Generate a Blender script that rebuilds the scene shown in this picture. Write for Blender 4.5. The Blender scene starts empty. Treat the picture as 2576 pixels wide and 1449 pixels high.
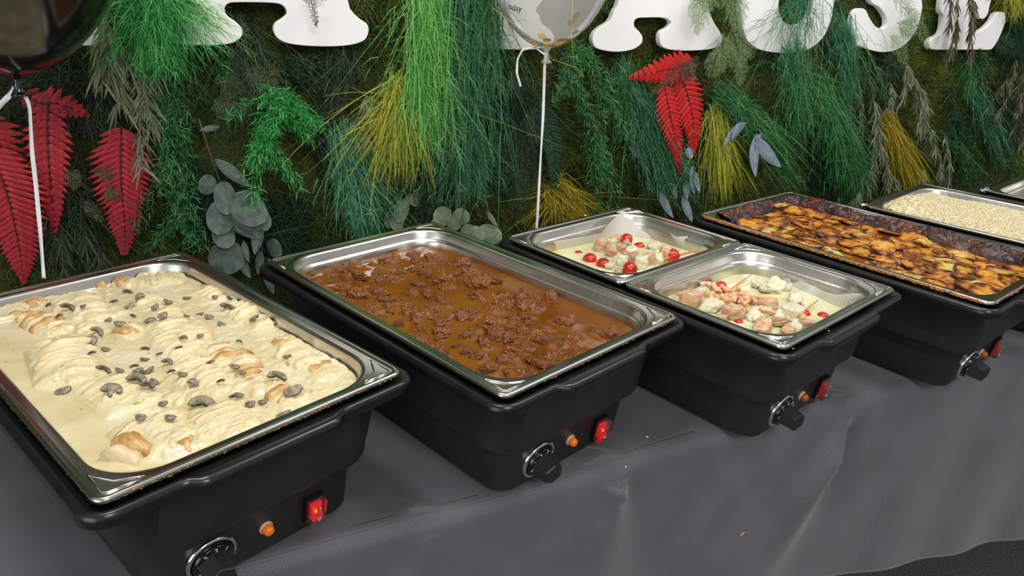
import bpy, bmesh, math, random
import numpy as np
from mathutils import Matrix, Vector
random.seed(7); rng = np.random.default_rng(7)
PI = math.pi
SC = bpy.context.scene
COL = SC.collection

# ------------------------------------------------------------ camera
W, H = 2576, 1449
FPX, PITCH, ROLL = 1869.4, 0.39104, 0.04032
TABLE_Z = 0.75
PAN_Z = TABLE_Z + 0.188            # height of the steel pan flanges
CAM = np.array([0.0, 0.0, PAN_Z + 0.4052])
cp, sp, cr, sr = math.cos(PITCH), math.sin(PITCH), math.cos(ROLL), math.sin(ROLL)
FW = np.array([0, cp, -sp]); UP0 = np.array([0, sp, cp]); EX = np.array([1.0, 0, 0])
RT = cr*EX + sr*UP0; UP = -sr*EX + cr*UP0
cam = bpy.data.cameras.new('camera'); cam.sensor_width = 36; cam.lens = FPX/W*36
cam.clip_start = 0.02; cam.clip_end = 60
camo = bpy.data.objects.new('camera', cam); COL.objects.link(camo)
M = Matrix.Identity(4)
for i in range(3):
    M[i][0] = RT[i]; M[i][1] = UP[i]; M[i][2] = -FW[i]; M[i][3] = CAM[i]
camo.matrix_world = M
SC.camera = camo

# ------------------------------------------------------------ light
SC.view_settings.view_transform = 'Standard'; SC.view_settings.look = 'None'
SC.view_settings.gamma = 1; SC.view_settings.exposure = 0.0
SC.view_settings.use_curve_mapping = False
wd = bpy.data.worlds.new('world'); SC.world = wd; wd.use_nodes = True
bg = wd.node_tree.nodes['Background']; bg.inputs[0].default_value = (1.0, 0.98, 0.95, 1); bg.inputs[1].default_value = 0.38
def area_light(name, loc, target, size, sizey, power, color=(1, 0.97, 0.92)):
    l = bpy.data.lights.new(name, 'AREA'); l.shape = 'RECTANGLE'; l.size = size; l.size_y = sizey
    l.energy = power; l.color = color
    o = bpy.data.objects.new(name, l); COL.objects.link(o); o.location = loc
    o.rotation_euler = (Vector(target)-Vector(loc)).to_track_quat('-Z', 'Y').to_euler()
    return o
area_light('ceiling_lamp', (-0.35, 0.55, 2.55), (-0.1, 0.9, 0.9), 0.5, 0.5, 13)
area_light('ceiling_lamp', (0.75, 1.05, 2.55), (0.6, 1.3, 0.9), 0.5, 0.5, 13)
area_light('ceiling_lamp', (1.9, 1.2, 2.55), (1.3, 1.5, 0.9), 0.5, 0.5, 9)
area_light('ceiling_lamp', (0.9, -1.3, 2.6), (0.5, 0.9, 0.8), 0.9, 0.6, 30)

area_light('soft_fill_light', (-1.7, -1.7, 1.25), (0.1, 1.0, 0.75), 1.8, 1.5, 26, (0.93, 0.96, 1.0))  # fill light added behind the camera to brighten the black bodies, no window seen

# ------------------------------------------------------------ pixel helpers (points on real planes)
def ray(px, py):
    return FW + RT*(px-W/2)/FPX + UP*(-(py-H/2)/FPX)
def at_height(px, py, z):
    d = ray(px, py); return CAM + d*(z-CAM[2])/d[2]
PHI = math.radians(25)
WS = np.array([math.cos(PHI), math.sin(PHI), 0]); WN = np.array([-math.sin(PHI), math.cos(PHI), 0])
WALL_D = 1.40
def on_wall(px, py, n):                      # -> (s, z) in the plane n in front of the wall
    d = ray(px, py); P = CAM + d*((WALL_D-n)/(d@WN)); return P@WS, P[2]
def wall_world(s, n, z): return WS*s + WN*(WALL_D-n) + np.array([0, 0, z])

# ------------------------------------------------------------ noise
_lat = rng.random((64, 64, 8))
def vnoise(x, y, seed=0):
    x = np.asarray(x, float)+seed*7.31; y = np.asarray(y, float)+seed*3.77
    xi = np.floor(x).astype(int); yi = np.floor(y).astype(int); fx = x-xi; fy = y-yi
    fx = fx*fx*(3-2*fx); fy = fy*fy*(3-2*fy); L = _lat[:, :, seed % 8]
    g = lambda a, b: L[a % 64, b % 64]
    return (g(xi, yi)*(1-fx)+g(xi+1, yi)*fx)*(1-fy)+(g(xi, yi+1)*(1-fx)+g(xi+1, yi+1)*fx)*fy
def fbm(x, y, seed=0, o=4):
    r = 0; a = 0.5
    for k in range(o): r = r+a*vnoise(x*2**k, y*2**k, seed+k); a *= 0.5
    return r/(1-0.5**o)

# ------------------------------------------------------------ materials
def lin(c):
    return tuple(((v/255)/12.92 if v/255 <= 0.04045 else ((v/255+0.055)/1.055)**2.4) for v in c)+(1,)
MATS = {}
def mat(name, cols, rough=0.5, metal=0.0, scale=20, bump=0.0, bscale=60, detail=4, coords='Object', island=0.0,
        spec=0.5, coat=0.0, sss=0.0, ssc=(0.02, 0.01, 0.006), trans=0.0, emit=None, estr=0.0, stops=None, alpha=1.0, stretch=None, rvar=0.0, transl=0.0, specks=None, distort=0.0):
    if name in MATS: return MATS[name]
    m = bpy.data.materials.new(name); m.use_nodes = True; nt = m.node_tree; N = nt.nodes; L = nt.links
    b = N['Principled BSDF']; MATS[name] = m
    b.inputs['Roughness'].default_value = rough; b.inputs['Metallic'].default_value = metal
    b.inputs['Specular IOR Level'].default_value = spec; b.inputs['Coat Weight'].default_value = coat
    b.inputs['Coat Roughness'].default_value = 0.12
    if sss: b.inputs['Subsurface Weight'].default_value = sss; b.inputs['Subsurface Radius'].default_value = ssc; b.inputs['Subsurface Scale'].default_value = 0.5
    b.inputs['Transmission Weight'].default_value = trans; b.inputs['Alpha'].default_value = alpha
    tc = N.new('ShaderNodeTexCoord'); src = tc.outputs[coords]
    if stretch:
        mp = N.new('ShaderNodeMapping'); mp.inputs['Scale'].default_value = stretch; L.new(src, mp.inputs[0]); src = mp.outputs[0]
    col = None
    if len(cols) > 1:
        nz = N.new('ShaderNodeTexNoise'); nz.inputs['Scale'].default_value = scale; nz.inputs['Detail'].default_value = detail
        nz.inputs['Distortion'].default_value = distort
        L.new(src, nz.inputs['Vector']); f = nz.outputs['Fac']
        if island:
            g = N.new('ShaderNodeNewGeometry'); mx = N.new('ShaderNodeMix'); mx.inputs[0].default_value = island
            L.new(f, mx.inputs[2]); L.new(g.outputs['Random Per Island'], mx.inputs[3]); f = mx.outputs[0]
        r = N.new('ShaderNodeValToRGB'); L.new(f, r.inputs[0]); e = r.color_ramp.elements
        st = stops or ([0.0+i/(len(cols)-1) for i in range(len(cols))] if island > 0.7 else [0.32+0.36*i/(len(cols)-1) for i in range(len(cols))])
        while len(e) < len(cols): e.new(0.5)
        for i, c in enumerate(cols): e[i].position = st[i]; e[i].color = lin(c)
        col = r.outputs[0]
        if rvar:
            mr = N.new('ShaderNodeMapRange'); mr.inputs[3].default_value = rough-rvar; mr.inputs[4].default_value = rough+rvar
            L.new(nz.outputs['Fac'], mr.inputs[0]); L.new(mr.outputs[0], b.inputs['Roughness'])
    else:
        b.inputs['Base Color'].default_value = lin(cols[0])
    if specks:                                   # list of (scale, density, colour): small real bits (herbs, pepper)
        for sc_, th, cc in specks:
            n2 = N.new('ShaderNodeTexNoise'); n2.inputs['Scale'].default_value = sc_; n2.inputs['Detail'].default_value = 1
            L.new(src, n2.inputs['Vector'])
            mr = N.new('ShaderNodeMapRange'); mr.inputs[1].default_value = th; mr.inputs[2].default_value = th+0.03
            L.new(n2.outputs['Fac'], mr.inputs[0])
            mx = N.new('ShaderNodeMix'); mx.data_type = 'RGBA'; L.new(mr.outputs[0], mx.inputs[0])
            if col is not None: L.new(col, mx.inputs[6])
            else: mx.inputs[6].default_value = lin(cols[0])
            mx.inputs[7].default_value = lin(cc); col = mx.outputs[2]
    if col is not None: L.new(col, b.inputs['Base Color'])
    if bump:
        n3 = N.new('ShaderNodeTexNoise'); n3.inputs['Scale'].default_value = bscale; n3.inputs['Detail'].default_value = 3
        L.new(src, n3.inputs['Vector']); bp = N.new('ShaderNodeBump'); bp.inputs['Strength'].default_value = min(1, bump)
        bp.inputs['Distance'].default_value = 0.002*max(1, bump); L.new(n3.outputs['Fac'], bp.inputs['Height']); L.new(bp.outputs[0], b.inputs['Normal'])
    if emit: b.inputs['Emission Color'].default_value = lin(emit); b.inputs['Emission Strength'].default_value = estr
    if transl:
        tr = N.new('ShaderNodeBsdfTranslucent'); ms = N.new('ShaderNodeMixShader'); ms.inputs[0].default_value = transl
        if col is not None: L.new(col, tr.inputs[0])
        else: tr.inputs[0].default_value = lin(cols[0])
        L.new(b.outputs[0], ms.inputs[1]); L.new(tr.outputs[0], ms.inputs[2]); L.new(ms.outputs[0], N['Material Output'].inputs[0])
    return m
steel = mat('stainless_steel', [(196, 194, 188), (214, 212, 206)], 0.22, 1.0, scale=6, bump=0.06, bscale=90, rvar=0.07)
steel_in = mat('brushed_pan_wall', [(200, 198, 192), (216, 214, 208)], 0.3, 1.0, scale=8, bump=0.12, bscale=160, rvar=0.08)
stain = mat('baked_on_stain', [(196, 194, 186), (190, 150, 80), (110, 62, 30)], 0.4, 0.7, scale=110, stops=[0.46, 0.58, 0.72])
blackp = mat('black_plastic', [(32, 32, 34), (40, 40, 42)], 0.46, 0.0, scale=30, bump=0.05, bscale=700, spec=0.5)
blackgl = mat('glossy_black_plastic', [(18, 18, 19)], 0.2, 0.0)
blackrim = mat('smooth_black_rim', [(20, 20, 21), (27, 27, 28)], 0.27, 0.0, scale=40, bump=0.04, bscale=300)
chrome = mat('chrome', [(225, 225, 225)], 0.08, 1.0)
white = mat('white_print', [(225, 225, 225)], 0.6)
amber = mat('amber_lens', [(235, 110, 10)], 0.12, 0.0, coat=0.6, emit=(255, 110, 0), estr=0.18)
amber_off = mat('dim_amber_lens', [(190, 92, 20)], 0.12, 0.0, coat=0.6)
red_lit = mat('lit_red_rocker', [(235, 20, 25)], 0.25, emit=(255, 10, 20), estr=0.32)
red_off = mat('unlit_red_rocker', [(190, 30, 42)], 0.25, emit=(255, 10, 20), estr=0.06)
glow = mat('neon_glow', [(255, 190, 20)], 0.4, emit=(255, 190, 20), estr=1.4)
def clear_mat(name, tint, opac, rough=0.06, white_=0.2, ior=1.45):
    m = bpy.data.materials.new(name); m.use_nodes = True; nt = m.node_tree; N = nt.nodes; L = nt.links
    N.remove(N['Principled BSDF'])
    t = N.new('ShaderNodeBsdfTransparent'); t.inputs[0].default_value = (tint[0], tint[1], tint[2], 1)
    g = N.new('ShaderNodeBsdfGlossy'); g.inputs['Roughness'].default_value = rough
    d = N.new('ShaderNodeBsdfDiffuse'); d.inputs[0].default_value = (0.75, 0.76, 0.76, 1)
    f = N.new('ShaderNodeFresnel'); f.inputs[0].default_value = ior
    m1 = N.new('ShaderNodeMixShader'); m1.inputs[0].default_value = white_
    m2 = N.new('ShaderNodeMixShader')
    ad = N.new('ShaderNodeMath'); ad.operation = 'ADD'; ad.inputs[1].default_value = opac; ad.use_clamp = True
    L.new(f.outputs[0], ad.inputs[0]); L.new(t.outputs[0], m1.inputs[1]); L.new(d.outputs[0], m1.inputs[2])
    L.new(ad.outputs[0], m2.inputs[0]); L.new(m1.outputs[0], m2.inputs[1]); L.new(g.outputs[0], m2.inputs[2])
    L.new(m2.outputs[0], N['Material Output'].inputs[0]); return m
clearp = clear_mat('clear_plastic_cover', (0.97, 0.97, 0.97), 0.0, 0.05, 0.04, 1.3)

# ------------------------------------------------------------ mesh / object helpers
def link(name, me, m=None, parent=None, loc=None, rot=None, smooth=True):
    if m is not None:
        for q in (m if isinstance(m, (list, tuple)) else [m]): me.materials.append(q)
    if smooth and len(me.polygons): me.polygons.foreach_set('use_smooth', np.ones(len(me.polygons), bool))
    o = bpy.data.objects.new(name, me); COL.objects.link(o)
    if parent is not None: o.parent = parent
    if loc is not None: o.location = loc
    if rot is not None: o.rotation_euler = rot
    return o
def mesh(name, V, F):
    me = bpy.data.meshes.new(name); V = np.asarray(V, dtype=np.float32)
    if isinstance(F, np.ndarray):
        n, k = F.shape; me.vertices.add(len(V)); me.vertices.foreach_set('co', V.ravel())
        me.loops.add(n*k); me.loops.foreach_set('vertex_index', F.astype(np.int32).ravel())
        me.polygons.add(n); me.polygons.foreach_set('loop_start', np.arange(0, n*k, k, dtype=np.int32))
        try: me.polygons.foreach_set('loop_total', np.full(n, k, dtype=np.int32))
        except Exception: pass
        me.update(calc_edges=True)
    else: me.from_pydata([tuple(map(float, v)) for v in V], [], F); me.update()
    return me
def tag(o, label, cat, group=None, kind=None):
    o['label'] = label; o['category'] = cat
    if group: o['group'] = group
    if kind: o['kind'] = kind
    return o
def thing(name, label, cat, loc=(0, 0, 0), rotz=0.0, group=None):
    o = bpy.data.objects.new(name, None); COL.objects.link(o); o.location = loc; o.rotation_euler = (0, 0, rotz)
    o.empty_display_size = 0.05
    return tag(o, label, cat, group)
def struct(o): o['kind'] = 'structure'; return o
def ring(hx, hy, r, z, nc=8, ns=1, fn=None):
    pts = []
    for cx, cy, a0 in ((hx-r, hy-r, 0), (-hx+r, hy-r, 90), (-hx+r, -hy+r, 180), (hx-r, -hy+r, 270)):
        for k in range(nc+1):
            a = math.radians(a0+90*k/nc); pts.append((cx+r*math.cos(a), cy+r*math.sin(a)))
    out = []
    for i, p in enumerate(pts):
        out.append(p)
        if i % (nc+1) == nc and ns > 1:
            q = pts[(i+1) % len(pts)]
            for k in range(1, ns): t = k/ns; out.append((p[0]+(q[0]-p[0])*t, p[1]+(q[1]-p[1])*t))
    A = np.array(out); Z = np.full(len(A), z)
    A = np.c_[A, Z]
    if fn is not None: A = fn(A)
    return A
def loft(rings, cap0=False, cap1=False):
    n = len(rings[0]); V = np.concatenate(rings); F = []
    for i in range(len(rings)-1):
        for j in range(n):
            k = (j+1) % n; F.append((i*n+j, i*n+k, (i+1)*n+k, (i+1)*n+j))
    if cap0: F.append(tuple(range(n))[::-1])
    if cap1: F.append(tuple(range((len(rings)-1)*n, len(rings)*n)))
    return V, F
def box(x0, x1, y0, y1, z0, z1, bev=0.0, seg=2, name='box'):
    bm = bmesh.new(); bmesh.ops.create_cube(bm, size=1)
    for v in bm.verts: v.co = ((x0+x1)/2+v.co.x*(x1-x0), (y0+y1)/2+v.co.y*(y1-y0), (z0+z1)/2+v.co.z*(z1-z0))
    if bev: bmesh.ops.bevel(bm, geom=bm.edges[:], offset=bev, segments=seg, affect='EDGES')
    me = bpy.data.meshes.new(name); bm.to_mesh(me); bm.free(); return me
def tube(pts, r, n=8, name='tube'):
    P = [Vector(p) for p in pts]; V = []; F = []
    rr = r if isinstance(r, (list, tuple)) else [r]*len(P)
    for i, p in enumerate(P):
        t = (P[min(i+1, len(P)-1)]-P[max(i-1, 0)]).normalized()
        a = t.orthogonal().normalized() if abs(t.z) > 0.9 else t.cross(Vector((0, 0, 1))).normalized(); b = t.cross(a)
        for k in range(n):
            q = p+(a*math.cos(2*PI*k/n)+b*math.sin(2*PI*k/n))*rr[i]; V.append(q)
    for i in range(len(P)-1):
        for k in range(n): F.append((i*n+k, i*n+(k+1) % n, (i+1)*n+(k+1) % n, (i+1)*n+k))
    F.append(tuple(range(n))[::-1]); F.append(tuple(range((len(P)-1)*n, len(P)*n)))
    return mesh(name, [tuple(v) for v in V], F)
def lathe(prof, n=32, axis='z', name='lathe'):
    V = []; F = []
    for r, z in prof:
        for k in range(n):
            a = 2*PI*k/n; x, y = r*math.cos(a), r*math.sin(a)
            V.append((x, y, z) if axis == 'z' else (x, -z, y))
    for i in range(len(prof)-1):
        for k in range(n): F.append((i*n+k, i*n+(k+1) % n, (i+1)*n+(k+1) % n, (i+1)*n+k))
    return mesh(name, V, F)
def ribbons(P, Wd, flat=(0, -1, 0), twist=0.0):
    """P (K,T,3) centre lines, Wd (K,T) widths -> strip mesh arrays"""
    K, T, _ = P.shape
    D = np.gradient(P, axis=1); f = np.tile(np.array(flat, float), (K, 1))
    if twist: f = f+rng.normal(0, twist, (K, 3))
    S = np.cross(D, f[:, None, :]); S /= (np.linalg.norm(S, axis=2, keepdims=True)+1e-9)
    A = P-S*Wd[..., None]/2; B = P+S*Wd[..., None]/2
    V = np.stack([A, B], axis=2).reshape(-1, 3)
    base = (np.arange(K)*T*2)[:, None]+(np.arange(T-1)*2)[None, :]
    F = np.stack([base, base+1, base+3, base+2], axis=-1).reshape(-1, 4)
    return V, F
def join_arr(parts):
    Vs = []; Fs = []; o = 0
    for V, F in parts: Vs.append(V); Fs.append(F+o); o += len(V)
    return np.concatenate(Vs), np.concatenate(Fs)

# ============================================================ SETTING
def big_floor():
    V = np.array([(-6, -6, 0), (8, -6, 0), (8, 8, 0), (-6, 8, 0)], float)
    m = mat('grey_carpet', [(62, 66, 67), (96, 100, 101), (130, 132, 133)], 0.95, scale=260, bump=1.0, bscale=900, detail=6)
    struct(link('floor', mesh('floor', V, [(0, 1, 2, 3)]), m))
big_floor()
def wall_board():
    me = box(-2.6, 4.6, 0, 0.06, 0, 2.7)
    o = link('wall_back', me, mat('dark_wall_board', [(20, 28, 14), (30, 36, 20)], 0.95, scale=8), smooth=False)
    o.location = wall_world(0, -0.012, 0); o.rotation_euler = (0, 0, PHI); struct(o)
wall_board()
moss_cols = [(18, 26, 8), (36, 50, 14), (60, 72, 20), (66, 50, 22), (32, 54, 16)]
moss_m = mat('preserved_moss', moss_cols, 0.95, scale=24, detail=9, bump=1.0, bscale=260, stops=[0.3, 0.44, 0.54, 0.62, 0.72])
mossb_m = mat('moss_tufts', [(34, 54, 14), (68, 96, 24), (118, 140, 38), (146, 106, 50), (70, 104, 30), (48, 98, 32)], 0.9, scale=6, detail=9, island=0.28, stops=[0.3, 0.42, 0.52, 0.58, 0.63, 0.74], transl=0.2)
MS0, MS1, MZ0, MZ1 = -1.3, 3.6, 0.25, 2.4
def moss_h(s, z):
    c = fbm(s*7, z*7, 1, 3); f = fbm(s*30, z*30, 4, 3)
    return 0.004+0.05*np.clip(c-0.32, 0, 1)+0.012*f
def moss_wall():
    nx, ny = 620, 270
    s, z = np.meshgrid(np.linspace(MS0, MS1, nx), np.linspace(MZ0, MZ1, ny), indexing='ij')
    h = moss_h(s, z)+0.004*rng.random(s.shape)
    V = np.stack([s, -h, z], -1).reshape(-1, 3)
    i, j = np.meshgrid(np.arange(nx-1), np.arange(ny-1), indexing='ij'); b = (i*ny+j).ravel()
    F = np.stack([b, b+ny, b+ny+1, b+1], -1)
    root = bpy.data.objects.new('moss_panel', None); COL.objects.link(root)
    root.location = wall_world(0, 0, 0); root.rotation_euler = (0, 0, PHI)
    tag(root, 'dark green and brown preserved moss covering the wall behind the buffet', 'moss', kind='stuff')
    o = link('moss_cushion', mesh('moss', V, F), moss_m, root); o['kind'] = 'stuff'
    K = 620000
    s = rng.uniform(-0.55, 2.75, K); z = rng.uniform(0.62, 1.5, K)
    h = moss_h(s, z); keep = rng.random(K) < 0.4+0.6*(fbm(s*16, z*16, 2, 2) > 0.48); s, z, h = s[keep], z[keep], h[keep]; K = len(s)
    P0 = np.stack([s, -h, z], -1); d = rng.normal(0, 1, (K, 3)); d[:, 1] = -np.abs(d[:, 1])*0.8; d[:, 2] += 0.2
    d /= np.linalg.norm(d, axis=1, keepdims=True); Ln = rng.uniform(0.007, 0.020, K)[:, None]
    sd = np.cross(d, rng.normal(0, 1, (K, 3))); sd /= np.linalg.norm(sd, axis=1, keepdims=True)
    w = rng.uniform(0.0006, 0.0014, K)[:, None]
    V = np.stack([P0-sd*w, P0+sd*w, P0+d*Ln], 1).reshape(-1, 3); F = np.arange(K*3).reshape(-1, 3)
    o = link('moss_tufts', mesh('moss_tufts', V, F), mossb_m, root, smooth=False); o['kind'] = 'stuff'
moss_wall()
def moss_sprigs():
    K = 30000; s = rng.uniform(-0.6, 2.75, K); z = rng.uniform(0.62, 1.5, K); keep = (fbm(s*9+5, z*9, 3, 2) > 0.47); s, z = s[keep], z[keep]; K = len(s)
    P0 = np.stack([s, -moss_h(s, z), z], -1); d = rng.normal(0, 1, (K, 3)); d[:, 1] = -np.abs(d[:, 1])*0.7-0.25; d[:, 2] = d[:, 2]*0.8-0.5; d /= np.linalg.norm(d, axis=1, keepdims=True)
    L_ = rng.uniform(0.014, 0.042, K)[:, None]; g = np.array([0, 0, -1.0]); P = np.stack([P0, P0+d*L_*.5+g*L_*.06, P0+d*L_+g*L_*.35], 1)
    V, F = ribbons(P, np.tile([.0012, .0011, .0003], (K, 1)), twist=.6)
    root = bpy.data.objects['moss_panel']; m = mat('moss_sprig', [(26, 58, 26), (44, 92, 40), (84, 120, 60), (110, 116, 70), (60, 110, 66)], 0.6, scale=3.2, detail=4, island=0.4, transl=0.3)
    o = link('fine_sprigs', mesh('fine_sprigs', V, F), m, root, smooth=False); o['kind'] = 'stuff'

# ============================================================ TABLECLOTH
EDGE = [(-2.6, -0.62)]+[tuple(at_height(px, py, TABLE_Z)[:2]) for px, py in ((624, 1428), (820, 1375), (1070, 1308), (1250, 1266), (1500, 1190), (1750, 1110), (2140, 1010))]
_e = EDGE
dx, dy = _e[-1][0]-_e[-3][0], _e[-1][1]-_e[-3][1]; l = math.hypot(dx, dy)
EDGE = [(_e[1][0]-1.6*0.9, _e[1][1]-1.6*0.47)]+_e[1:]+[(_e[-1][0]+2.2*dx/l, _e[-1][1]+2.2*dy/l)]
def edge_curve(n):
    P = np.array(EDGE); d = np.r_[0, np.cumsum(np.linalg.norm(np.diff(P, axis=0), axis=1))]
    t = np.linspace(0, d[-1], n); X = np.interp(t, d, P[:, 0]); Y = np.interp(t, d, P[:, 1])
    k = np.ones(15)/15; pad = lambda a: np.r_[np.linspace(a[0]-7*(a[1]-a[0]), a[0]-(a[1]-a[0]), 7), a, np.linspace(a[-1]+(a[-1]-a[-2]), a[-1]+7*(a[-1]-a[-2]), 7)]
    return t, np.convolve(pad(X), k, 'valid'), np.convolve(pad(Y), k, 'valid')
def front_st(px, py):                          # pixel -> (x along cloth edge direction, z) on the hanging front
    n = np.array([-math.sin(math.radians(27)), math.cos(math.radians(27)), 0]); e = at_height(1750, 1110, TABLE_Z)
    d = ray(px, py); P = CAM+d*(((e-CAM)@n)/(d@n)); return P
def tablecloth():
    n = 520; t, X, Y = edge_curve(n); ang = math.radians(27)
    T = np.array([math.cos(ang), math.sin(ang)]); Nn = np.array([-math.sin(ang), math.cos(ang)])   # Nn into the table
    S = X*T[0]+Y*T[1]
    rows = []
    back = np.concatenate([np.linspace(0.62, 0.08, 30), np.linspace(0.07, 0.022, 9)])
    pins = [at_height(1560, 1172, TABLE_Z), at_height(2145, 1012, TABLE_Z), at_height(1075, 1300, TABLE_Z)]
    pS = [p[0]*T[0]+p[1]*T[1] for p in pins]
    def wob(s, q):
        return 0.0016*np.sin(s*19+q*9)+0.003*(fbm(s*6+3, np.full_like(s, q*9), 2, 3)-0.5)
    for q in back:
        h = TABLE_Z+0.0*s_(q)+np.minimum(wob(S, q)*np.clip(q/0.05, 0, 1), 0.0)
        for k, p0 in enumerate(pS):
            h = h+(0.006 if k < 2 else 0.003)*np.exp(-((S-p0+ (q-0.02)*0.9)/0.012)**2)*math.exp(-((q-0.03)/0.045)**2)
        rows.append(np.stack([X+Nn[0]*q, Y+Nn[1]*q, h], -1))
    R = 0.022
    for a in np.linspace(0, 90, 8):
        a = math.radians(a); q = R-R*math.sin(a)
        dip = sum(0.009*np.exp(-((S-p0)/0.016)**2) for p0 in pS[:2])+0.004*np.exp(-((S-pS[2])/0.03)**2)
        h = TABLE_Z-R*(1-math.cos(a))-dip*math.sin(a)
        rows.append(np.stack([X+Nn[0]*q, Y+Nn[1]*q, h], -1))
    D = 0.425
    for u in np.linspace(0, 1, 60)[1:]:
        z = TABLE_Z-R-u*np.clip(0.385+0.09*(S-1.167)/0.44, 0.30, 0.48)
        o = 0.03*u*(fbm(S*2.2, np.full_like(S, 0.3), 3, 2)-0.45)*1.2
        o += 0.004*np.sin(S*27+u*2)*u
        for p0, slope, am in ((pS[1], -0.42, 0.036), (pS[0], -0.12, 0.014), (pS[2], -0.25, 0.008)):
            c = p0+slope*u*D*1.0; wd_ = 0.014+0.075*u
            o = o+am*np.exp(-((S-c)/wd_)**2)*min(1, u*5)*(1-0.35*u)
            if p0 is pS[0]: o = o+0.020*np.exp(-((S-p0+0.004)/(0.010+0.02*u))**2)*math.exp(-((u*D-0.018)/0.03)**2)
            o = o-am*0.35*np.exp(-((S-c-wd_*1.6)/wd_)**2)*min(1, u*8)*(1-0.5*u)
        rows.append(np.stack([X-Nn[0]*(0.01*u+o), Y-Nn[1]*(0.01*u+o), z], -1))
    V = np.concatenate(rows); m_ = len(rows); over = np.maximum(0, V@WN-(WALL_D-0.07)); V = V-over[:, None]*WN
    i, j = np.meshgrid(np.arange(m_-1), np.arange(n-1), indexing='ij'); b = (i*n+j).ravel()
    F = np.stack([b, b+n, b+n+1, b+1], -1)
    m = mat('woven_charcoal_cloth', [(82, 82, 88), (92, 92, 99)], 0.5, scale=14, spec=0.5)
    nt = m.node_tree; N = nt.nodes; L = nt.links; b_ = N['Principled BSDF']
    tc = N.new('ShaderNodeTexCoord'); mp = N.new('ShaderNodeMapping'); mp.inputs['Rotation'].default_value = (0, 0, 0.5)
    L.new(tc.outputs['Object'], mp.inputs[0])
    v = N.new('ShaderNodeTexVoronoi'); v.inputs['Scale'].default_value = 420; v.inputs['Randomness'].default_value = 0.15; L.new(mp.outputs[0], v.inputs['Vector'])
    bp = N.new('ShaderNodeBump'); bp.inputs['Strength'].default_value = 0.8; bp.inputs['Distance'].default_value = 0.001
    L.new(v.outputs['Distance'], bp.inputs['Height']); L.new(bp.outputs[0], b_.inputs['Normal'])
    b_.inputs['Sheen Weight'].default_value = 0.35
    o = link('tablecloth', mesh('tablecloth', V, F), m)
    md = o.modifiers.new('thickness', 'SOLIDIFY'); md.thickness = 0.0012; md.offset = -1
    tag(o, 'charcoal woven cloth with a pinched fold hanging over the buffet table front', 'tablecloth')
def s_(q): return 0
tablecloth()

# ============================================================ CHAFERS
HX, HY = 0.1625, 0.265
FIT = [(-0.3322, 0.4870, 0.8458), (-0.0035, 0.6809, 0.7858), (0.3407, 0.8247, 0.7398), (0.6973, 0.9976, 0.7000), (1.093, 1.134, 0.760), (1.434, 1.300, 0.72)]
def centre(i):
    x, y, t = FIT[i]; c, s = math.cos(t), math.sin(t)
    return (x+HX*c-HY*s, y+HX*s+HY*c), t
def to_local(i, P):                           # world point -> pan local x (short side), y (long side), z
    (cx, cy), t = centre(i); dx_, dy_ = P[0]-cx, P[1]-cy; c, s = math.cos(t), math.sin(t)
    return np.array([dx_*c+dy_*s, -dx_*s+dy_*c, P[2]])
def px_local(i, px, py, dz):                  # pixel on the level dz below the pan flange
    return to_local(i, at_height(px, py, PAN_Z+dz))
def loc_world(i, x, y, z):
    (cx, cy), t = centre(i); c, s = math.cos(t), math.sin(t); return (cx+x*c-y*s, cy+x*s+y*c, z)
def sm(a, b, x): t = np.clip((x-a)/(b-a), 0, 1); return t*t*(3-2*t)
def bulge(am):
    def f(A):
        x = A[:, 0]+0.01; w = sm(-0.083, -0.070, x)*(1-sm(0.070, 0.083, x)); e = np.abs(A[:, 1]) > HY-0.02
        A[:, 1] += np.sign(A[:, 1])*am*w*e; return A
    return f
CH = []
digit_cache = {}
def text_mesh(txt, size):
    k = (txt, size)
    if k not in digit_cache:
        cu = bpy.data.curves.new('digit', 'FONT'); cu.body = txt; cu.size = size; cu.extrude = 0.0002; cu.align_x = 'CENTER'; cu.align_y = 'CENTER'
        o = bpy.data.objects.new('digit', cu); COL.objects.link(o); dg = bpy.context.evaluated_depsgraph_get()
        digit_cache[k] = bpy.data.meshes.new_from_object(o.evaluated_get(dg)); bpy.data.objects.remove(o)
    return digit_cache[k]
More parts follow.
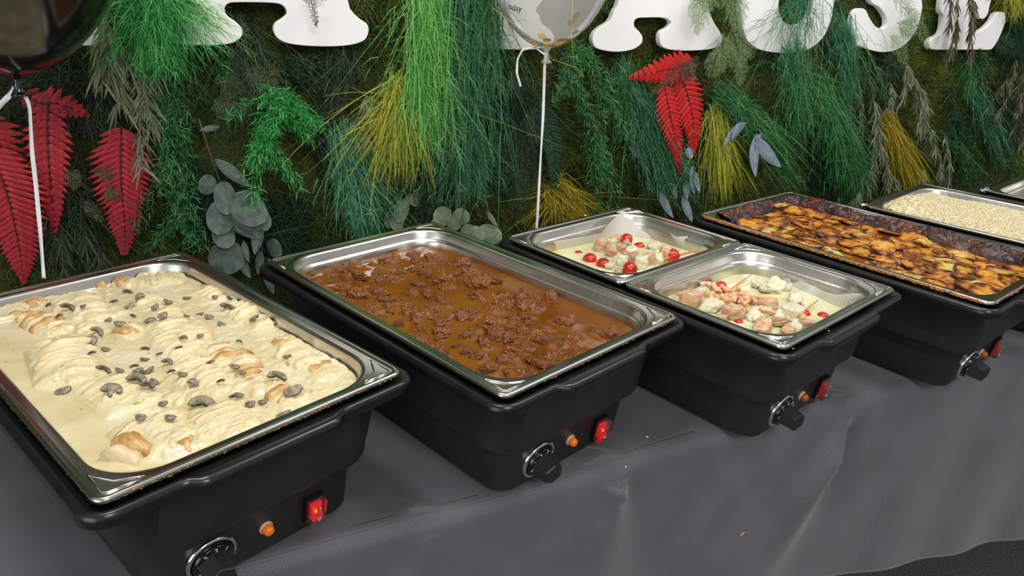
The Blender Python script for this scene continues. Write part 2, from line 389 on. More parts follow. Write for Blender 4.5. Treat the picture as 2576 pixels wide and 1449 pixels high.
def chafer_protos():
    S = {}
    kw = dict(nc=8, ns=40)
    ins = lambda a, b, r, z, am=0: ring(HX-a, HY-b, r, z, fn=bulge(am) if am else None, **kw)
    R = [ins(0.056, 0.055, 0.022, 0.006), ins(0.049, 0.048, 0.024, 0.0065), ins(0.0455, 0.045, 0.026, 0.011), ins(0.0425, 0.0345, 0.030, 0.072), ins(0.0415, 0.033, 0.032, 0.0745),
         ins(0.036, 0.028, 0.034, 0.0755), ins(0.0275, 0.0225, 0.037, 0.079), ins(0.0235, 0.0195, 0.040, 0.086), ins(0.0195, 0.016, 0.040, 0.13), ins(0.0165, 0.013, 0.038, 0.166), ins(0.012, 0.009, 0.034, 0.1665),
         ins(0.0125, 0.0125, 0.034, 0.1665), ins(0.0225, 0.0205, 0.034, 0.10), ins(0.045, 0.045, 0.030, 0.055), ins(0.06, 0.06, 0.030, 0.03)]
    V, F = loft(R, cap0=True, cap1=True); S['body'] = mesh('body', V, F)
    b = 0.011
    R = [ins(0.014, 0.011, 0.03, 0.1668), ins(-0.0115, -0.010, 0.024, 0.165, b), ins(-0.0135, -0.012, 0.026, 0.167, b), ins(-0.0135, -0.012, 0.026, 0.174, b), ins(-0.0115, -0.0105, 0.024, 0.1785, b*0.95),
         ins(-0.0085, -0.008, 0.021, 0.180, b*0.8), ins(-0.005, -0.005, 0.018, 0.1795, b*0.6), ins(-0.002, -0.002, 0.015, 0.177, 0), ins(0.006, 0.006, 0.014, 0.176, 0), ins(0.010, 0.010, 0.014, 0.168, 0)]
    V, F = loft(R); S['rim'] = mesh('rim', V, F)
    S['dial_ring'] = lathe([(0.0265, 0.0), (0.0275, 0.003), (0.0268, 0.006), (0.0245, 0.0075), (0.0225, 0.006), (0.0218, 0.002)], 48, 'y')
    S['dial_plate'] = lathe([(0.0219, 0.0), (0.0215, 0.0105), (0.0205, 0.0118), (0.0, 0.012)], 48, 'y')
    # pointed six-sided knob
    bm = bmesh.new(); pr = [(0.0155, 0.012), (0.0152, 0.0150), (0.0135, 0.034), (0.0125, 0.0350), (0, 0.035)]
    V = []; F = []; n = 6
    prof = [(0.0160, 0.0118), (0.0160, 0.0145), (0.0132, 0.0335), (0.0122, 0.0350)]
    for r, z in prof:
        for k in range(n):
            a = 2*PI*k/n+0.12; V.append((r*math.cos(a)*(0.92 if k % 3 else 1.05), -z, r*math.sin(a)))
    for i in range(len(prof)-1):
        for k in range(n): F.append((i*n+k, i*n+(k+1) % n, (i+1)*n+(k+1) % n, (i+1)*n+k))
    F.append(tuple(range((len(prof)-1)*n, len(prof)*n))); F.append(tuple(range(n))[::-1])
    S['knob'] = mesh('knob', V, F); bm.free()
    S['tick'] = box(-0.0004, 0.0004, -0.0124, -0.0118, 0.0165, 0.0192)
    S['lamp'] = lathe([(0.0058, 0), (0.0062, 0.003), (0.0060, 0.0065), (0.0045, 0.0092), (0.002, 0.0105), (0.0, 0.0106)], 18, 'y')
    S['collar'] = lathe([(0.0078, 0), (0.0078, 0.0022), (0.0068, 0.003), (0.0062, 0.0022)], 24, 'y')
    S['switch_frame'] = box(-0.0125, 0.0125, -0.005, 0.002, -0.0185, 0.0185, 0.0012)
    V = np.array([(-0.0078, 0, -0.0125), (0.0078, 0, -0.0125), (-0.0078, 0, 0.0125), (0.0078, 0, 0.0125),
                  (-0.0078, -0.0115, -0.012), (0.0078, -0.0115, -0.012), (-0.0078, -0.0065, 0.012), (0.0078, -0.0065, 0.012), (-0.0078, -0.0078, 0), (0.0078, -0.0078, 0)], float)
    F = [(0, 1, 5, 4), (4, 5, 9, 8), (8, 9, 7, 6), (6, 7, 3, 2), (0, 4, 8, 6, 2), (1, 3, 7, 9, 5)]
    S['rocker'] = mesh('rocker', V, F)
    S['cover'] = box(-0.0098, 0.0098, -0.0155, -0.0048, -0.0152, 0.0152, 0.0008, 1)
    S['foot'] = lathe([(0.0, 0.0), (0.011, 0.0), (0.0125, 0.003), (0.0125, 0.009), (0, 0.009)], 20)
    S['glow'] = box(-0.0012, 0.0012, -0.0095, -0.0088, -0.002, 0.003, 0.0004, 1)
    S['mark'] = text_mesh('O', 0.006); S['mark2'] = text_mesh('I', 0.006)
    return S
SH = chafer_protos()
for k_, m_ in dict(body=blackp, rim=blackrim, dial_ring=chrome, dial_plate=blackgl, knob=blackp, tick=white, collar=mat('nylon_collar', [(200, 180, 165)], 0.5),
                   switch_frame=blackgl, cover=clearp, foot=blackp, glow=glow, mark=white, mark2=white).items(): SH[k_].materials.append(m_)
def shp(name, key, parent, loc=(0, 0, 0), rot=(0, 0, 0), m=None, smooth=True):
    me = SH[key]
    if m is not None: me = me.copy(); me.materials.clear(); me.materials.append(m)
    o = bpy.data.objects.new(name, me); COL.objects.link(o); o.parent = parent; o.location = loc; o.rotation_euler = rot
    if smooth and key not in ('knob', 'rocker', 'tick', 'switch_frame', 'cover'): me.polygons.foreach_set('use_smooth', [True]*len(me.polygons))
    return o
def front_y(z): # panel surface (local y) at height z above table
    return -(HY-0.045)-(0.011)*(z-0.016)/0.056
def make_chafer(i, label, lit=True, turn=0.0):
    (cx, cy), t = centre(i)
    c = thing('electric_chafer', label, 'food warmer', (cx, cy, TABLE_Z), t, 'black electric chafers along the buffet')
    shp('body', 'body', c); shp('rim', 'rim', c)
    tilt = math.atan2(0.011, 0.056)
    zd = 0.043; x0 = -0.0615
    rot = (tilt, 0, 0)
    yd = front_y(zd)
    shp('dial_ring', 'dial_ring', c, (x0, yd+0.0015, zd), rot)
    pl = shp('dial_plate', 'dial_plate', c, (x0, yd+0.0015, zd), rot)
    for q, dg in enumerate('12345'):
        a = math.radians(-40+q*42+turn); o = bpy.data.objects.new('dial_number', text_mesh(dg, 0.0078)); COL.objects.link(o)
        if not o.data.materials: o.data.materials.append(white)
        o.parent = pl; rr_ = 0.0158; 
        ang = PI/2-math.radians(-48+ (4-q)*-0 + q*0)
        th = math.radians(62-q*-0) if False else math.radians(48+q*38-turn)
        o.location = (math.cos(th)*0.0172, -0.0123, math.sin(th)*0.0172); o.rotation_euler = (PI/2, 0, 0)
        o.rotation_euler = (PI/2, -(th-PI/2), 0)
        tk = bpy.data.objects.new('tick', SH['tick']); COL.objects.link(tk); tk.parent = pl
        tk.rotation_euler = (0, -(th-PI/2), 0); tk.location = (-math.cos(th)*0.0045, 0, -math.sin(th)*0.0045)
    kb = shp('knob', 'knob', c, (x0, yd+0.003, zd), (tilt, 0.5+turn*0.01, 0)); kb.scale = (1.12, 1.05, 1.12)
    zl = 0.0425; yl = front_y(zl)
    shp('lamp_collar', 'collar', c, (0.0005, yl, zl), rot)
    shp('indicator_lamp', 'lamp', c, (0.0005, yl-0.001, zl), rot, m=amber if lit else amber_off)
    zs = 0.0375; ys = front_y(zs)
    sw = shp('switch', 'switch_frame', c, (0.0585, ys, zs), rot)
    rk = shp('rocker', 'rocker', sw, (0, -0.003, 0), (0, 0, 0), m=red_lit if lit else red_off); rk.scale = (0.86, 0.95, 0.86)
    shp('switch_cover', 'cover', sw)
    if lit: shp('pilot_light', 'glow', sw, (-0.003, -0.003, 0.003))
    shp('off_mark', 'mark', sw, (0, -0.0158, -0.008), (PI/2, 0, 0)); shp('on_mark', 'mark2', sw, (0, -0.0158, 0.009), (PI/2, 0, 0))
    for sx in (-1, 1):
        for sy in (-1, 1): shp('foot', 'foot', c, (sx*(HX-0.075), sy*(HY-0.078), 0.0))
    CH.append(c); return c
make_chafer(0, 'black electric chafer nearest the camera, holding the creamy chicken pan', True)
make_chafer(1, 'black electric chafer under the pan of brown meat stew', True, 10)
make_chafer(2, 'black electric chafer holding two half-size pans of fish in sauce', False, 22)
make_chafer(3, 'black electric chafer under the browned potato gratin', False, 22)
make_chafer(4, 'black electric chafer under the rice pan, mostly cut off by the right frame edge', False, 10)
make_chafer(5, 'farthest black electric chafer, under the empty steel pan at the right edge', False, 5)

# ============================================================ STEEL PANS
def pan_mesh(a, b, depth, rc=0.055, ro=0.012, fl=0.017):
    r = lambda i, rr, z: ring(a-i, b-i, rr, z, nc=10, ns=12)
    R = [r(0.001, ro, -0.0062), r(-0.0002, ro, -0.0055), r(0, ro, -0.002), r(0.0012, ro-0.0005, -0.0003), r(0.003, ro-0.001, 0.0), r(0.0048, ro-0.002, -0.0004), r(0.0062, ro-0.003, -0.0018), r(0.0078, ro-0.004, -0.0022),
         r(fl-0.003, rc, -0.0022), r(fl-0.0005, rc, -0.0032), r(fl+0.0012, rc, -0.006), r(fl+0.0018, rc, -0.0165), r(fl+0.0028, rc, -0.0185), r(fl+0.0045, rc-0.002, -0.0195), r(fl+0.0055, rc-0.002, -0.0215),
         r(fl+0.0065, rc-0.002, -0.030), r(fl+0.010, rc-0.003, -depth+0.012), r(fl+0.016, rc-0.006, -depth+0.003), r(fl+0.026, rc-0.014, -depth),
         r(fl+0.026, rc-0.014, -depth-0.001), r(fl+0.015, rc-0.006, -depth+0.002), r(fl+0.0090, rc-0.003, -depth+0.012), r(fl+0.0005, rc, -0.0165), r(fl, rc, -0.0045), r(0.0085, ro-0.004, -0.0034), r(0.003, ro-0.001, -0.0012), r(0.001, ro, -0.0062)]
    V, F = loft(R)
    n = len(R[0]); F.append(tuple(range(18*n, 19*n))); F.append(tuple(range(19*n, 20*n))[::-1])
    return mesh('pan', V, F)
def corner_stamp(sx, sy, a, b, fl, k=0.020):
    # low pressed ridge, an open triangle, in the flange corner
    cx, cy = sx*(a-0.0105), sy*(b-0.0105); L_ = 0.036
    pts = [(cx-sx*L_, cy), (cx-sx*0.003, cy), (cx, cy-sy*0.003), (cx, cy-sy*L_)]
    mid = [(cx-sx*L_*0.80, cy-sy*0.004), (cx-sx*0.013, cy-sy*0.013), (cx-sx*0.004, cy-sy*L_*0.80)]
    loop = pts+mid[::-1]
    return tube([(x, y, -0.0022) for x, y in loop]+[(loop[0][0], loop[0][1], -0.0022)], 0.0011, 6)
PM = {}
def make_pan(i, name, label, off_y, b, depth, stamps=True, rc=0.055, group=None, m=None, fl=0.017):
    (cx, cy), t = centre(i); wx, wy, wz = loc_world(i, 0, off_y, PAN_Z)
    key = (round(b, 4), depth, rc)
    p = thing(name, label, 'steel pan', (wx, wy, wz), t, group)
    if key not in PM:
        PM[key] = pan_mesh(HX-0.0002, b, depth, rc, fl=fl); PM[key].materials.append(steel); PM[key].materials.append(steel_in)
        n_ = len(ring(1, 1, 0.1, 0, nc=10, ns=12)); pm = np.zeros(len(PM[key].polygons), np.int32); pm[n_*9:n_*18] = 1
        PM[key].polygons.foreach_set('material_index', pm); PM[key].polygons.foreach_set('use_smooth', [True]*len(pm))
    o = bpy.data.objects.new('basin', PM[key]); COL.objects.link(o); o.parent = p
    if stamps:
        for sx in (-1, 1):
            for sy in (-1, 1): link('corner_stamp', corner_stamp(sx, sy, HX, b, fl), steel, p)
    return p
pg = 'steel food pans in the chafers'
pan1 = make_pan(0, 'food_pan', 'full-size steel pan filled with cream sauce, chicken and mushrooms', 0, HY, 0.10, group=pg)
pan2 = make_pan(1, 'food_pan', 'full-size steel pan of brown meat stew', 0, HY, 0.10, group=pg)
HB = HY/2-0.0012
pan3f = make_pan(2, 'half_food_pan', 'half-size steel pan of salmon and shrimp, nearer the dial', -HY/2, HB, 0.10, group=pg)
pan3b = make_pan(2, 'half_food_pan', 'half-size steel pan with paper and cherry tomatoes, nearer the plant wall', HY/2, HB, 0.10, group=pg)
pan4 = make_pan(3, 'food_pan', 'full-size steel pan with baked-on edges holding potato gratin', 0, HY, 0.10, stamps=False, rc=0.045, group=pg)
pan5 = make_pan(4, 'food_pan', 'full-size steel pan heaped with rice', 0, HY, 0.10, stamps=False, rc=0.05, group=pg)
pan6 = make_pan(5, 'food_pan', 'empty steel pan at the far right end of the buffet', 0, HY, 0.10, stamps=False, rc=0.05, group=pg)

# baked-on splatter stuck to the outer lip of three pans (real crumbs of crust)
def lip_crust(pan, side, cols, n, name, amp=1.0):
    P = []; F = []; o = 0
    for k in range(n):
        u = rng.uniform(-1, 1)
        if side == 'left': c = np.array([-HX-0.0003, u*0.25, -rng.uniform(0.001, 0.0055)])
        else: c = np.array([u*0.15, -HY-0.0003, -rng.uniform(0.001, 0.0055)])
        s = rng.uniform(0.0005, 0.0016)*amp; a = rng.uniform(1, 3.2)
        d = np.array([0, a, 0]) if side == 'left' else np.array([a, 0, 0])
        q = np.array([(1, 0, 0), (-1, 0, 0), (0, 1, 0), (0, -1, 0), (0, 0, 1), (0, 0, -1)], float)*s
        ax = 1 if side == 'left' else 0; q[:, ax] *= a; q[:, 1-ax] *= 0.55
        P.append(c+q); F += [(o+x, o+y, o+z) for x, y, z in ((0, 2, 4), (2, 1, 4), (1, 3, 4), (3, 0, 4), (2, 0, 5), (1, 2, 5), (3, 1, 5), (0, 3, 5))]; o += 6
    ob = link('lip_crust', mesh('crust', np.concatenate(P), np.array(F)), mat(name, cols, 0.45, scale=300, coat=0.3, island=0.9), pan); ob['kind'] = 'stuff'
lip_crust(pan4, 'left', [(232, 170, 80), (205, 130, 50), (150, 90, 40)], 1300, 'golden_crust', 0.75)
lip_crust(pan4, 'front', [(232, 170, 80), (205, 130, 50), (150, 90, 40)], 90, 'golden_crust')
lip_crust(pan1, 'left', [(110, 78, 58), (150, 120, 100), (80, 55, 40)], 60, 'brown_crust', 0.45)
lip_crust(pan1, 'front', [(200, 170, 80), (150, 120, 60), (90, 60, 35)], 200, 'amber_crust', 0.5)
lip_crust(pan2, 'front', [(150, 110, 60), (120, 90, 60)], 60, 'brown_crust2', 0.8)

# ============================================================ FOOD helpers
def food_grid(hx, hy, rc, nx, ny, hf):
    x, y = np.meshgrid(np.linspace(-hx, hx, nx), np.linspace(-hy, hy, ny), indexing='ij')
    ax, ay = np.abs(x)-(hx-rc), np.abs(y)-(hy-rc); cm = (ax > 0) & (ay > 0); d = np.hypot(ax, ay)
    k = np.where(cm & (d > rc), rc/np.maximum(d, 1e-6), 1)
    x = np.where(cm, np.sign(x)*(hx-rc+ax*k), x); y = np.where(cm, np.sign(y)*(hy-rc+ay*k), y)
    z = hf(x, y); V = np.stack([x, y, z], -1).reshape(-1, 3)
    i, j = np.meshgrid(np.arange(nx-1), np.arange(ny-1), indexing='ij'); b = (i*ny+j).ravel()
    return mesh('food', V, np.stack([b, b+ny, b+ny+1, b+1], -1))
def cell(x, y, hy=HY):
    """words for a place in a pan; front is the dial end"""
    a = 'back' if y > hy/3 else ('front' if y < -hy/3 else 'middle')
    b = 'left' if x < -HX/3 else ('right' if x > HX/3 else 'centre')
    if a == 'middle' and b == 'centre': return 'in the very middle of the pan'
    if b == 'centre': return 'halfway along the %s end of the pan' % a
    if a == 'middle': return 'midway along the %s wall of the pan' % b
    return 'in the %s %s corner area of the pan' % (a, b)
def ico(sub=3):
    bm = bmesh.new(); bmesh.ops.create_icosphere(bm, subdivisions=sub, radius=1)
    V = np.array([v.co[:] for v in bm.verts]); F = np.array([[v.index for v in f.verts] for f in bm.faces]); bm.free(); return V, F
ICO3, ICOF3 = ico(3); ICO2, ICOF2 = ico(2); ICO4, ICOF4 = ico(4)
def lumpy(V, amp, fr, seed, ridg=0.0, axis=(0.3, 1, 0.2)):
    r_ = np.random.default_rng(seed); out = np.ones(len(V))
    for k in range(7):
        d = r_.normal(0, 1, 3); d /= np.linalg.norm(d); out += amp/(1+0.5*k)*np.sin(V@d*fr*(1+0.55*k)+r_.uniform(0, 6))
    if ridg:
        a = np.array(axis)/np.linalg.norm(axis); q = V-np.outer(V@a, a)
        ang = np.arctan2(q[:, 0], q[:, 2])
        out += ridg*np.abs(np.sin(ang*7+np.sin(V@a*5)*1.4+r_.uniform(0, 6)))
        out += ridg*0.5*np.sin(ang*17+V@a*9)
    return V*out[:, None]

ORD = ['first', 'second', 'third', 'fourth', 'fifth', 'sixth', 'seventh', 'eighth', 'ninth', 'tenth', 'eleventh', 'twelfth', 'thirteenth', 'fourteenth', 'fifteenth', 'sixteenth', 'seventeenth', 'eighteenth', 'nineteenth', 'twentieth']
def rank_words(k, pts, rows):
    o_ = sorted(range(len(pts)), key=lambda q: -pts[q][1]); n_ = math.ceil(len(pts)/rows); r_ = o_.index(k)//n_
    row = sorted(o_[r_*n_:(r_+1)*n_], key=lambda q: pts[q][0])
    return '%s from the left wall, %s row from the back' % (ORD[row.index(k)], ORD[r_])
# ============================================================ CREAM CHICKEN (pan 1)
Z1 = -0.020
cream = mat('cream_sauce', [(212, 197, 150), (223, 210, 168), (231, 221, 193)], 0.22, scale=16, detail=5, coat=0.25, sss=0.25, bump=0.35, bscale=45,
            specks=[(700, 0.74, (120, 120, 80)), (90, 0.735, (176, 170, 90))])
chick = mat('poached_chicken', [(216, 196, 152), (224, 206, 166), (210, 182, 134), (176, 122, 70)], 0.35, scale=28, detail=5, coat=0.2, sss=0.25, bump=0.6, bscale=200, stretch=(1, 2.2, 1), stops=[0.3, 0.52, 0.64, 0.78])
chick_b = mat('seared_chicken', [(220, 196, 150), (198, 156, 92), (160, 108, 54), (108, 68, 36)], 0.35, scale=34, detail=5, coat=0.3, sss=0.15, bump=0.8, bscale=180, stops=[0.3, 0.45, 0.58, 0.75])
FIL = [  # A px, B px, width, height above sauce, slices, seared?, label
 ((150, 852), (182, 934), .078, .017, 9, 0, 'large sliced breast with tan cut face in open sauce near the left wall'),
 ((52, 768), (128, 738), .040, .012, 3, 1, 'long golden-skinned chicken piece by the back end of the pan'),
 ((168, 742), (255, 792), .070, .012, 7, 0, 'pale sliced chicken breast just right of the golden-skinned piece'),
 ((2, 762), (30, 790), .050, .012, 3, 1, 'orange-brown chicken piece cut off by the left frame edge'),
 ((72, 790), (158, 822), .046, .012, 6, 1, 'row of browned chicken slices in the left back of the cream pan'),
 ((212, 716), (286, 700), .034, .010, 3, 1, 'golden chicken strip near the back wall of the cream pan'),
 ((298, 704), (330, 706), .034, .013, 3, 1, 'reddish-brown chicken chunk at the back of the cream pan'),
 ((352, 700), (452, 690), .050, .011, 7, 0, 'sliced chicken breast touching the back corner of the cream pan'),
 ((372, 742), (420, 792), .058, .008, 6, 0, 'chicken breast in the back third, under a cream coat and beside dark mushrooms'),
 ((430, 800), (505, 905), .078, .013, 11, 0, 'long chicken breast of many pale ridged slices in the pan centre'),
 ((535, 862), (640, 955), .058, .011, 9, 1, 'sliced chicken with brown-topped ridges right of the centre'),
 ((690, 852), (835, 935), .050, .008, 6, 1, 'spread tan slices sunk in sauce near the right wall'),
 ((600, 752), (668, 812), .055, .009, 5, 0, 'whitish chicken breast by the right wall in the back half'),
 ((510, 720), (560, 745), .050, .006, 4, 0, 'cream-covered chicken breast near the back right corner'),
 ((640, 965), (752, 1000), .055, .011, 6, 1, 'seared slices under a tan mushroom near the front right rim'),
 ((545, 1018), (610, 1085), .080, .014, 11, 0, 'pale chicken breast with pitted scored surface at the front rim'),
 ((250, 948), (345, 1010), .072, .010, 7, 0, 'pinkish chicken breast under the largest mushroom slice'),
 ((470, 925), (570, 968), .060, .009, 7, 0, 'cream-coated chicken breast in front of the central one'),
 ((400, 980), (520, 1000), .045, .007, 5, 0, 'half-sunk chicken breast in the front centre'),
 ((352, 1045), (450, 1100), .072, .014, 7, 0, 'rounded chicken breast near the front rim, between two cut pieces'),
 ((340, 1108), (296, 1146), .046, .018, 2, 1, 'chicken end piece with a white cut face at the front left corner'),
 ((420, 1118), (520, 1100), .034, .012, 3, 1, 'brown-edged chicken strip right behind the front rim'),
 ((300, 838), (345, 812), .046, .010, 4, 1, 'small chicken slices with an orange edge left of the centre'),
 ((205, 812), (262, 832), .05, .007, 4, 0, 'flat chicken slices between the large left breast and the golden row'),
]
HUMPS = []
for A, B, w, h, n, br, lb in FIL:
    a = px_local(0, A[0], A[1], Z1+h*0.5); b = px_local(0, B[0], B[1], Z1+h*0.5); HUMPS.append((a, b, w, h if n > 2 else h*0.35))
def hump_h(x, y, clearance=0.0036, soft=0.008):
    hh = np.zeros_like(x)
    for a, b, w, h in HUMPS:
        d = b[:2]-a[:2]; L_ = np.hypot(*d)+1e-6; d = d/L_
        q = (x-a[0])*d[0]+(y-a[1])*d[1]; p = -(x-a[0])*d[1]+(y-a[1])*d[0]
        q2 = np.maximum(np.maximum(-q, q-L_), 0)
        rr_ = np.sqrt((p/(w*0.5))**2+(q2/soft)**2)
        hh = np.maximum(hh, (h-clearance)*np.clip(1-rr_*rr_, 0, 1)**0.8)
    return hh
def cream_h(x, y):
    h = hump_h(x, y); f = fbm(x*55, y*55, 3, 3)-0.5
    edge = np.minimum(HX-0.0225-np.abs(x), HY-0.0225-np.abs(y))
    return Z1+h+0.0035*f*np.clip(0.2+0.7*(x > -0.06), 0, 1.4)+0.0075*f*np.clip(h*160, 0, 1)+0.0015*(fbm(x*160, y*160, 5, 2)-0.5)*(x > -0.08)-0.0005+0.0028*np.clip(1-edge/0.006, 0, 1)*(x > 0)*fbm(x*90, y*90, 6, 2)
o = link('cream_sauce', food_grid(HX-0.0225, HY-0.0225, 0.053, 230, 380, cream_h), cream, None, (*loc_world(0, 0, 0, PAN_Z),), (0, 0, centre(0)[1]))
tag(o, 'pale cream sauce with herb flecks filling the nearest pan', 'sauce', kind='stuff')
def arch_slice(w, h, th, seed):
    r_ = np.random.default_rng(seed); n = 12; V = []; 
    for s, sc_ in ((-0.5, 0.90), (-0.38, 1.0), (0.38, 1.0), (0.5, 0.92)):
        for k in range(n+1):
            a = PI*k/n; wob_ = 1+0.08*math.sin(3*a+seed)+0.05*math.sin(7*a+seed*2)
            V.append((math.cos(a)*w/2*sc_*wob_, s*th, math.sin(a)**0.8*h*sc_*wob_-0.010 if 0 < k < n else -0.010))
    V = np.array(V); F = []; m_ = n+1
    for i in range(3):
        for k in range(n): F.append((i*m_+k, i*m_+k+1, (i+1)*m_+k+1, (i+1)*m_+k))
    F.append(tuple(range(m_))[::-1]); F.append(tuple(range(3*m_, 4*m_)))
    return mesh('slice', V, F)
def make_fillets():
    t0 = centre(0)[1]
    for q, (A, B, w, h, n, br, lb) in enumerate(FIL):
        a, b, _, _ = HUMPS[q]; d = b[:2]-a[:2]; L_ = max(np.hypot(*d), 0.02); yaw = math.atan2(d[1], d[0])-PI/2
        wx, wy, wz = loc_world(0, a[0], a[1], PAN_Z+Z1)
        root = thing('chicken_breast', lb, 'chicken', (wx, wy, wz), t0+yaw, 'sliced chicken breasts in the cream sauce')
        for k in range(n):
            s = (k+0.5)/n; prof = 0.72+0.28*math.sin(PI*min(1, s*0.9+0.12)); th = L_/n*random.uniform(1.0, 1.3)
            me = arch_slice(w*prof*random.uniform(0.94, 1.03), (h+0.010)*prof*random.uniform(0.92, 1.06), th, q*31+k)
            sm_ = (k == 0) if n == 2 else (br and random.random() < 0.7)
            link('chicken_slice', me, chick_b if sm_ else chick, root, (random.uniform(-.0015, .0015), s*L_, random.uniform(-.0025, .0012)), (random.uniform(0.15, 0.6), random.uniform(-.06, .06), random.uniform(-.12, .12)))
make_fillets()
mush_face = mat('mushroom_flesh', [(96, 88, 78), (150, 138, 118), (182, 170, 146)], 0.3, scale=2.4, detail=6, coat=0.35, bump=1.0, bscale=7)
mush_dark = mat('mushroom_skin', [(104, 90, 76), (132, 114, 92), (76, 67, 60)], 0.3, scale=2.4, coat=0.4, bump=1.0, bscale=6)
def mushroom_mesh(kind):
    # silhouette of a cut mushroom: domed cap over a short stem; kind 1 = cap arc only, 2 = oval
    if kind == 0:
        pts = [(-1, 0), (-0.95, 0.35), (-0.7, 0.72), (-0.3, 0.93), (0.1, 0.95), (0.5, 0.82), (0.85, 0.5), (1, 0.1), (0.92, -0.12), (0.7, -0.1), (0.36, 0.02), (0.24, -0.2), (0.26, -0.55), (0.1, -0.62), (-0.16, -0.6), (-0.22, -0.2), (-0.36, 0.04), (-0.7, -0.12), (-0.93, -0.14)]
    elif kind == 1:
        pts = [(-1, 0), (-0.85, 0.42), (-0.45, 0.72), (0, 0.8), (0.45, 0.72), (0.88, 0.4), (1, 0), (0.8, -0.06), (0.5, 0.18), (0.1, 0.3), (-0.4, 0.22), (-0.75, -0.04)]
    else:
        pts = [(math.cos(a)*(1+0.08*math.sin(3*a)), 0.62*math.sin(a)*(1+0.1*math.cos(2*a))) for a in np.linspace(0, 2*PI, 18)[:-1]]
    n = len(pts); V = []; 
    for z, sc_ in ((-0.15, 0.93), (-0.08, 1.0), (0.08, 1.0), (0.15, 0.93)):
        for x, y in pts: V.append((x*sc_, y*sc_, z+0.18*(x*x)*0.6))
    F = []; mi = []
    for i in range(3):
        for k in range(n): F.append((i*n+k, i*n+(k+1) % n, (i+1)*n+(k+1) % n, (i+1)*n+k)); mi.append(1)
    me_f = []
    # caps by fan
    V.append((0, 0.25, -0.15)); V.append((0, 0.25, 0.15)); c0, c1 = len(V)-2, len(V)-1
    for k in range(n): F.append((k, c0, (k+1) % n)); mi.append(0); F.append((3*n+k, 3*n+(k+1) % n, c1)); mi.append(0)
    me = mesh('mushroom', V, F); me.materials.append(mush_face); me.materials.append(mush_dark)
    me.polygons.foreach_set('material_index', mi); me.polygons.foreach_set('use_smooth', [True]*len(mi)); return me
MM = [mushroom_mesh(k) for k in range(3)]
MUSH = [(352, 745, 13, 0, 30, 'upright grey mushroom slice at the back centre'), (322, 758, 12, 2, 60, 'brown oval mushroom slice at the back centre'), (284, 752, 10, 1, 20, ''), (318, 722, 12, 1, 50, ''), (376, 800, 17, 0, 5, 'round-capped pale mushroom slice lying flat behind the central breast'), (410, 800, 11, 2, 70, ''),
 (422, 756, 10, 2, 10, ''), (300, 812, 11, 2, 30, ''), (240, 830, 14, 1, -10, ''), (168, 774, 15, 1, 8, 'dark mushroom arc beside the browned chicken row'), (228, 860, 15, 0, -40, 'grey-brown mushroom slice leaning on the large left breast'),
 (280, 986, 21, 0, 8, 'largest domed mushroom slice, near the front left'), (156, 966, 13, 2, 35, 'single mushroom slice afloat in open sauce on the left side'), (362, 862, 9, 1, 10, ''), (362, 888, 11, 0, 60, 'small grey mushroom slice in the pan centre'), (398, 880, 8, 1, -20, ''),
 (258, 930, 14, 1, 0, ''), (345, 925, 14, 0, 30, 'pair-side brown mushroom slice in the pan centre'), (370, 918, 12, 2, 40, ''), (418, 905, 12, 1, -15, ''), (342, 958, 18, 1, 5, ''), (368, 970, 15, 1, -12, ''), (458, 938, 9, 2, 30, ''), (482, 958, 12, 0, 0, 'pale dotted mushroom slice in front of the centre'),
 (572, 766, 18, 1, 5, 'long wavy mushroom slice near the right wall'), (524, 782, 10, 2, 40, ''), (500, 775, 9, 2, 0, ''), (640, 800, 14, 0, 20, ''), (506, 1008, 24, 1, 12, 'long grey mushroom arc near the front rim'), (696, 952, 18, 1, 20, 'dark ragged mushroom slice near the right front'), (738, 988, 16, 2, 30, 'tan mushroom slice near the right front rim'),
 (712, 1025, 13, 2, 15, ''), (630, 1018, 10, 2, -15, ''), (590, 1008, 10, 1, -5, ''), (450, 880, 8, 1, 20, ''), (600, 988, 9, 2, 0, ''), (232, 895, 8, 1, 10, ''), (462, 860, 9, 1, 15, ''), (356, 1060, 9, 2, 0, ''), (722, 890, 10, 0, 30, ''), (590, 925, 9, 2, 25, ''), (430, 1060, 9, 2, 10, ''), (210, 775, 7, 2, 0, ''), (390, 770, 9, 2, 60, ''), (150, 800, 8, 1, 20, ''), (528, 905, 8, 1, 15, ''), (555, 800, 9, 2, 5, ''), (468, 735, 9, 2, 15, ''), (262, 862, 8, 2, 20, ''), (335, 905, 8, 1, 40, ''), (385, 945, 9, 2, -20, ''), (300, 930, 8, 2, 10, ''), (555, 960, 8, 1, 10, ''), (505, 850, 7, 2, 30, ''), (330, 780, 8, 1, -30, ''), (470, 800, 7, 2, 0, ''), (600, 850, 7, 1, 10, ''), (410, 1015, 8, 2, 15, ''), (660, 1000, 8, 2, 25, ''), (270, 790, 8, 2, 45, ''), (120, 760, 8, 1, 0, ''), (430, 930, 8, 1, 25, ''), (540, 740, 7, 2, 10, ''), (610, 940, 7, 2, 0, '')]
MPTS = [tuple(px_local(0, m_[0], m_[1], Z1+0.010)[:2]) for m_ in MUSH]
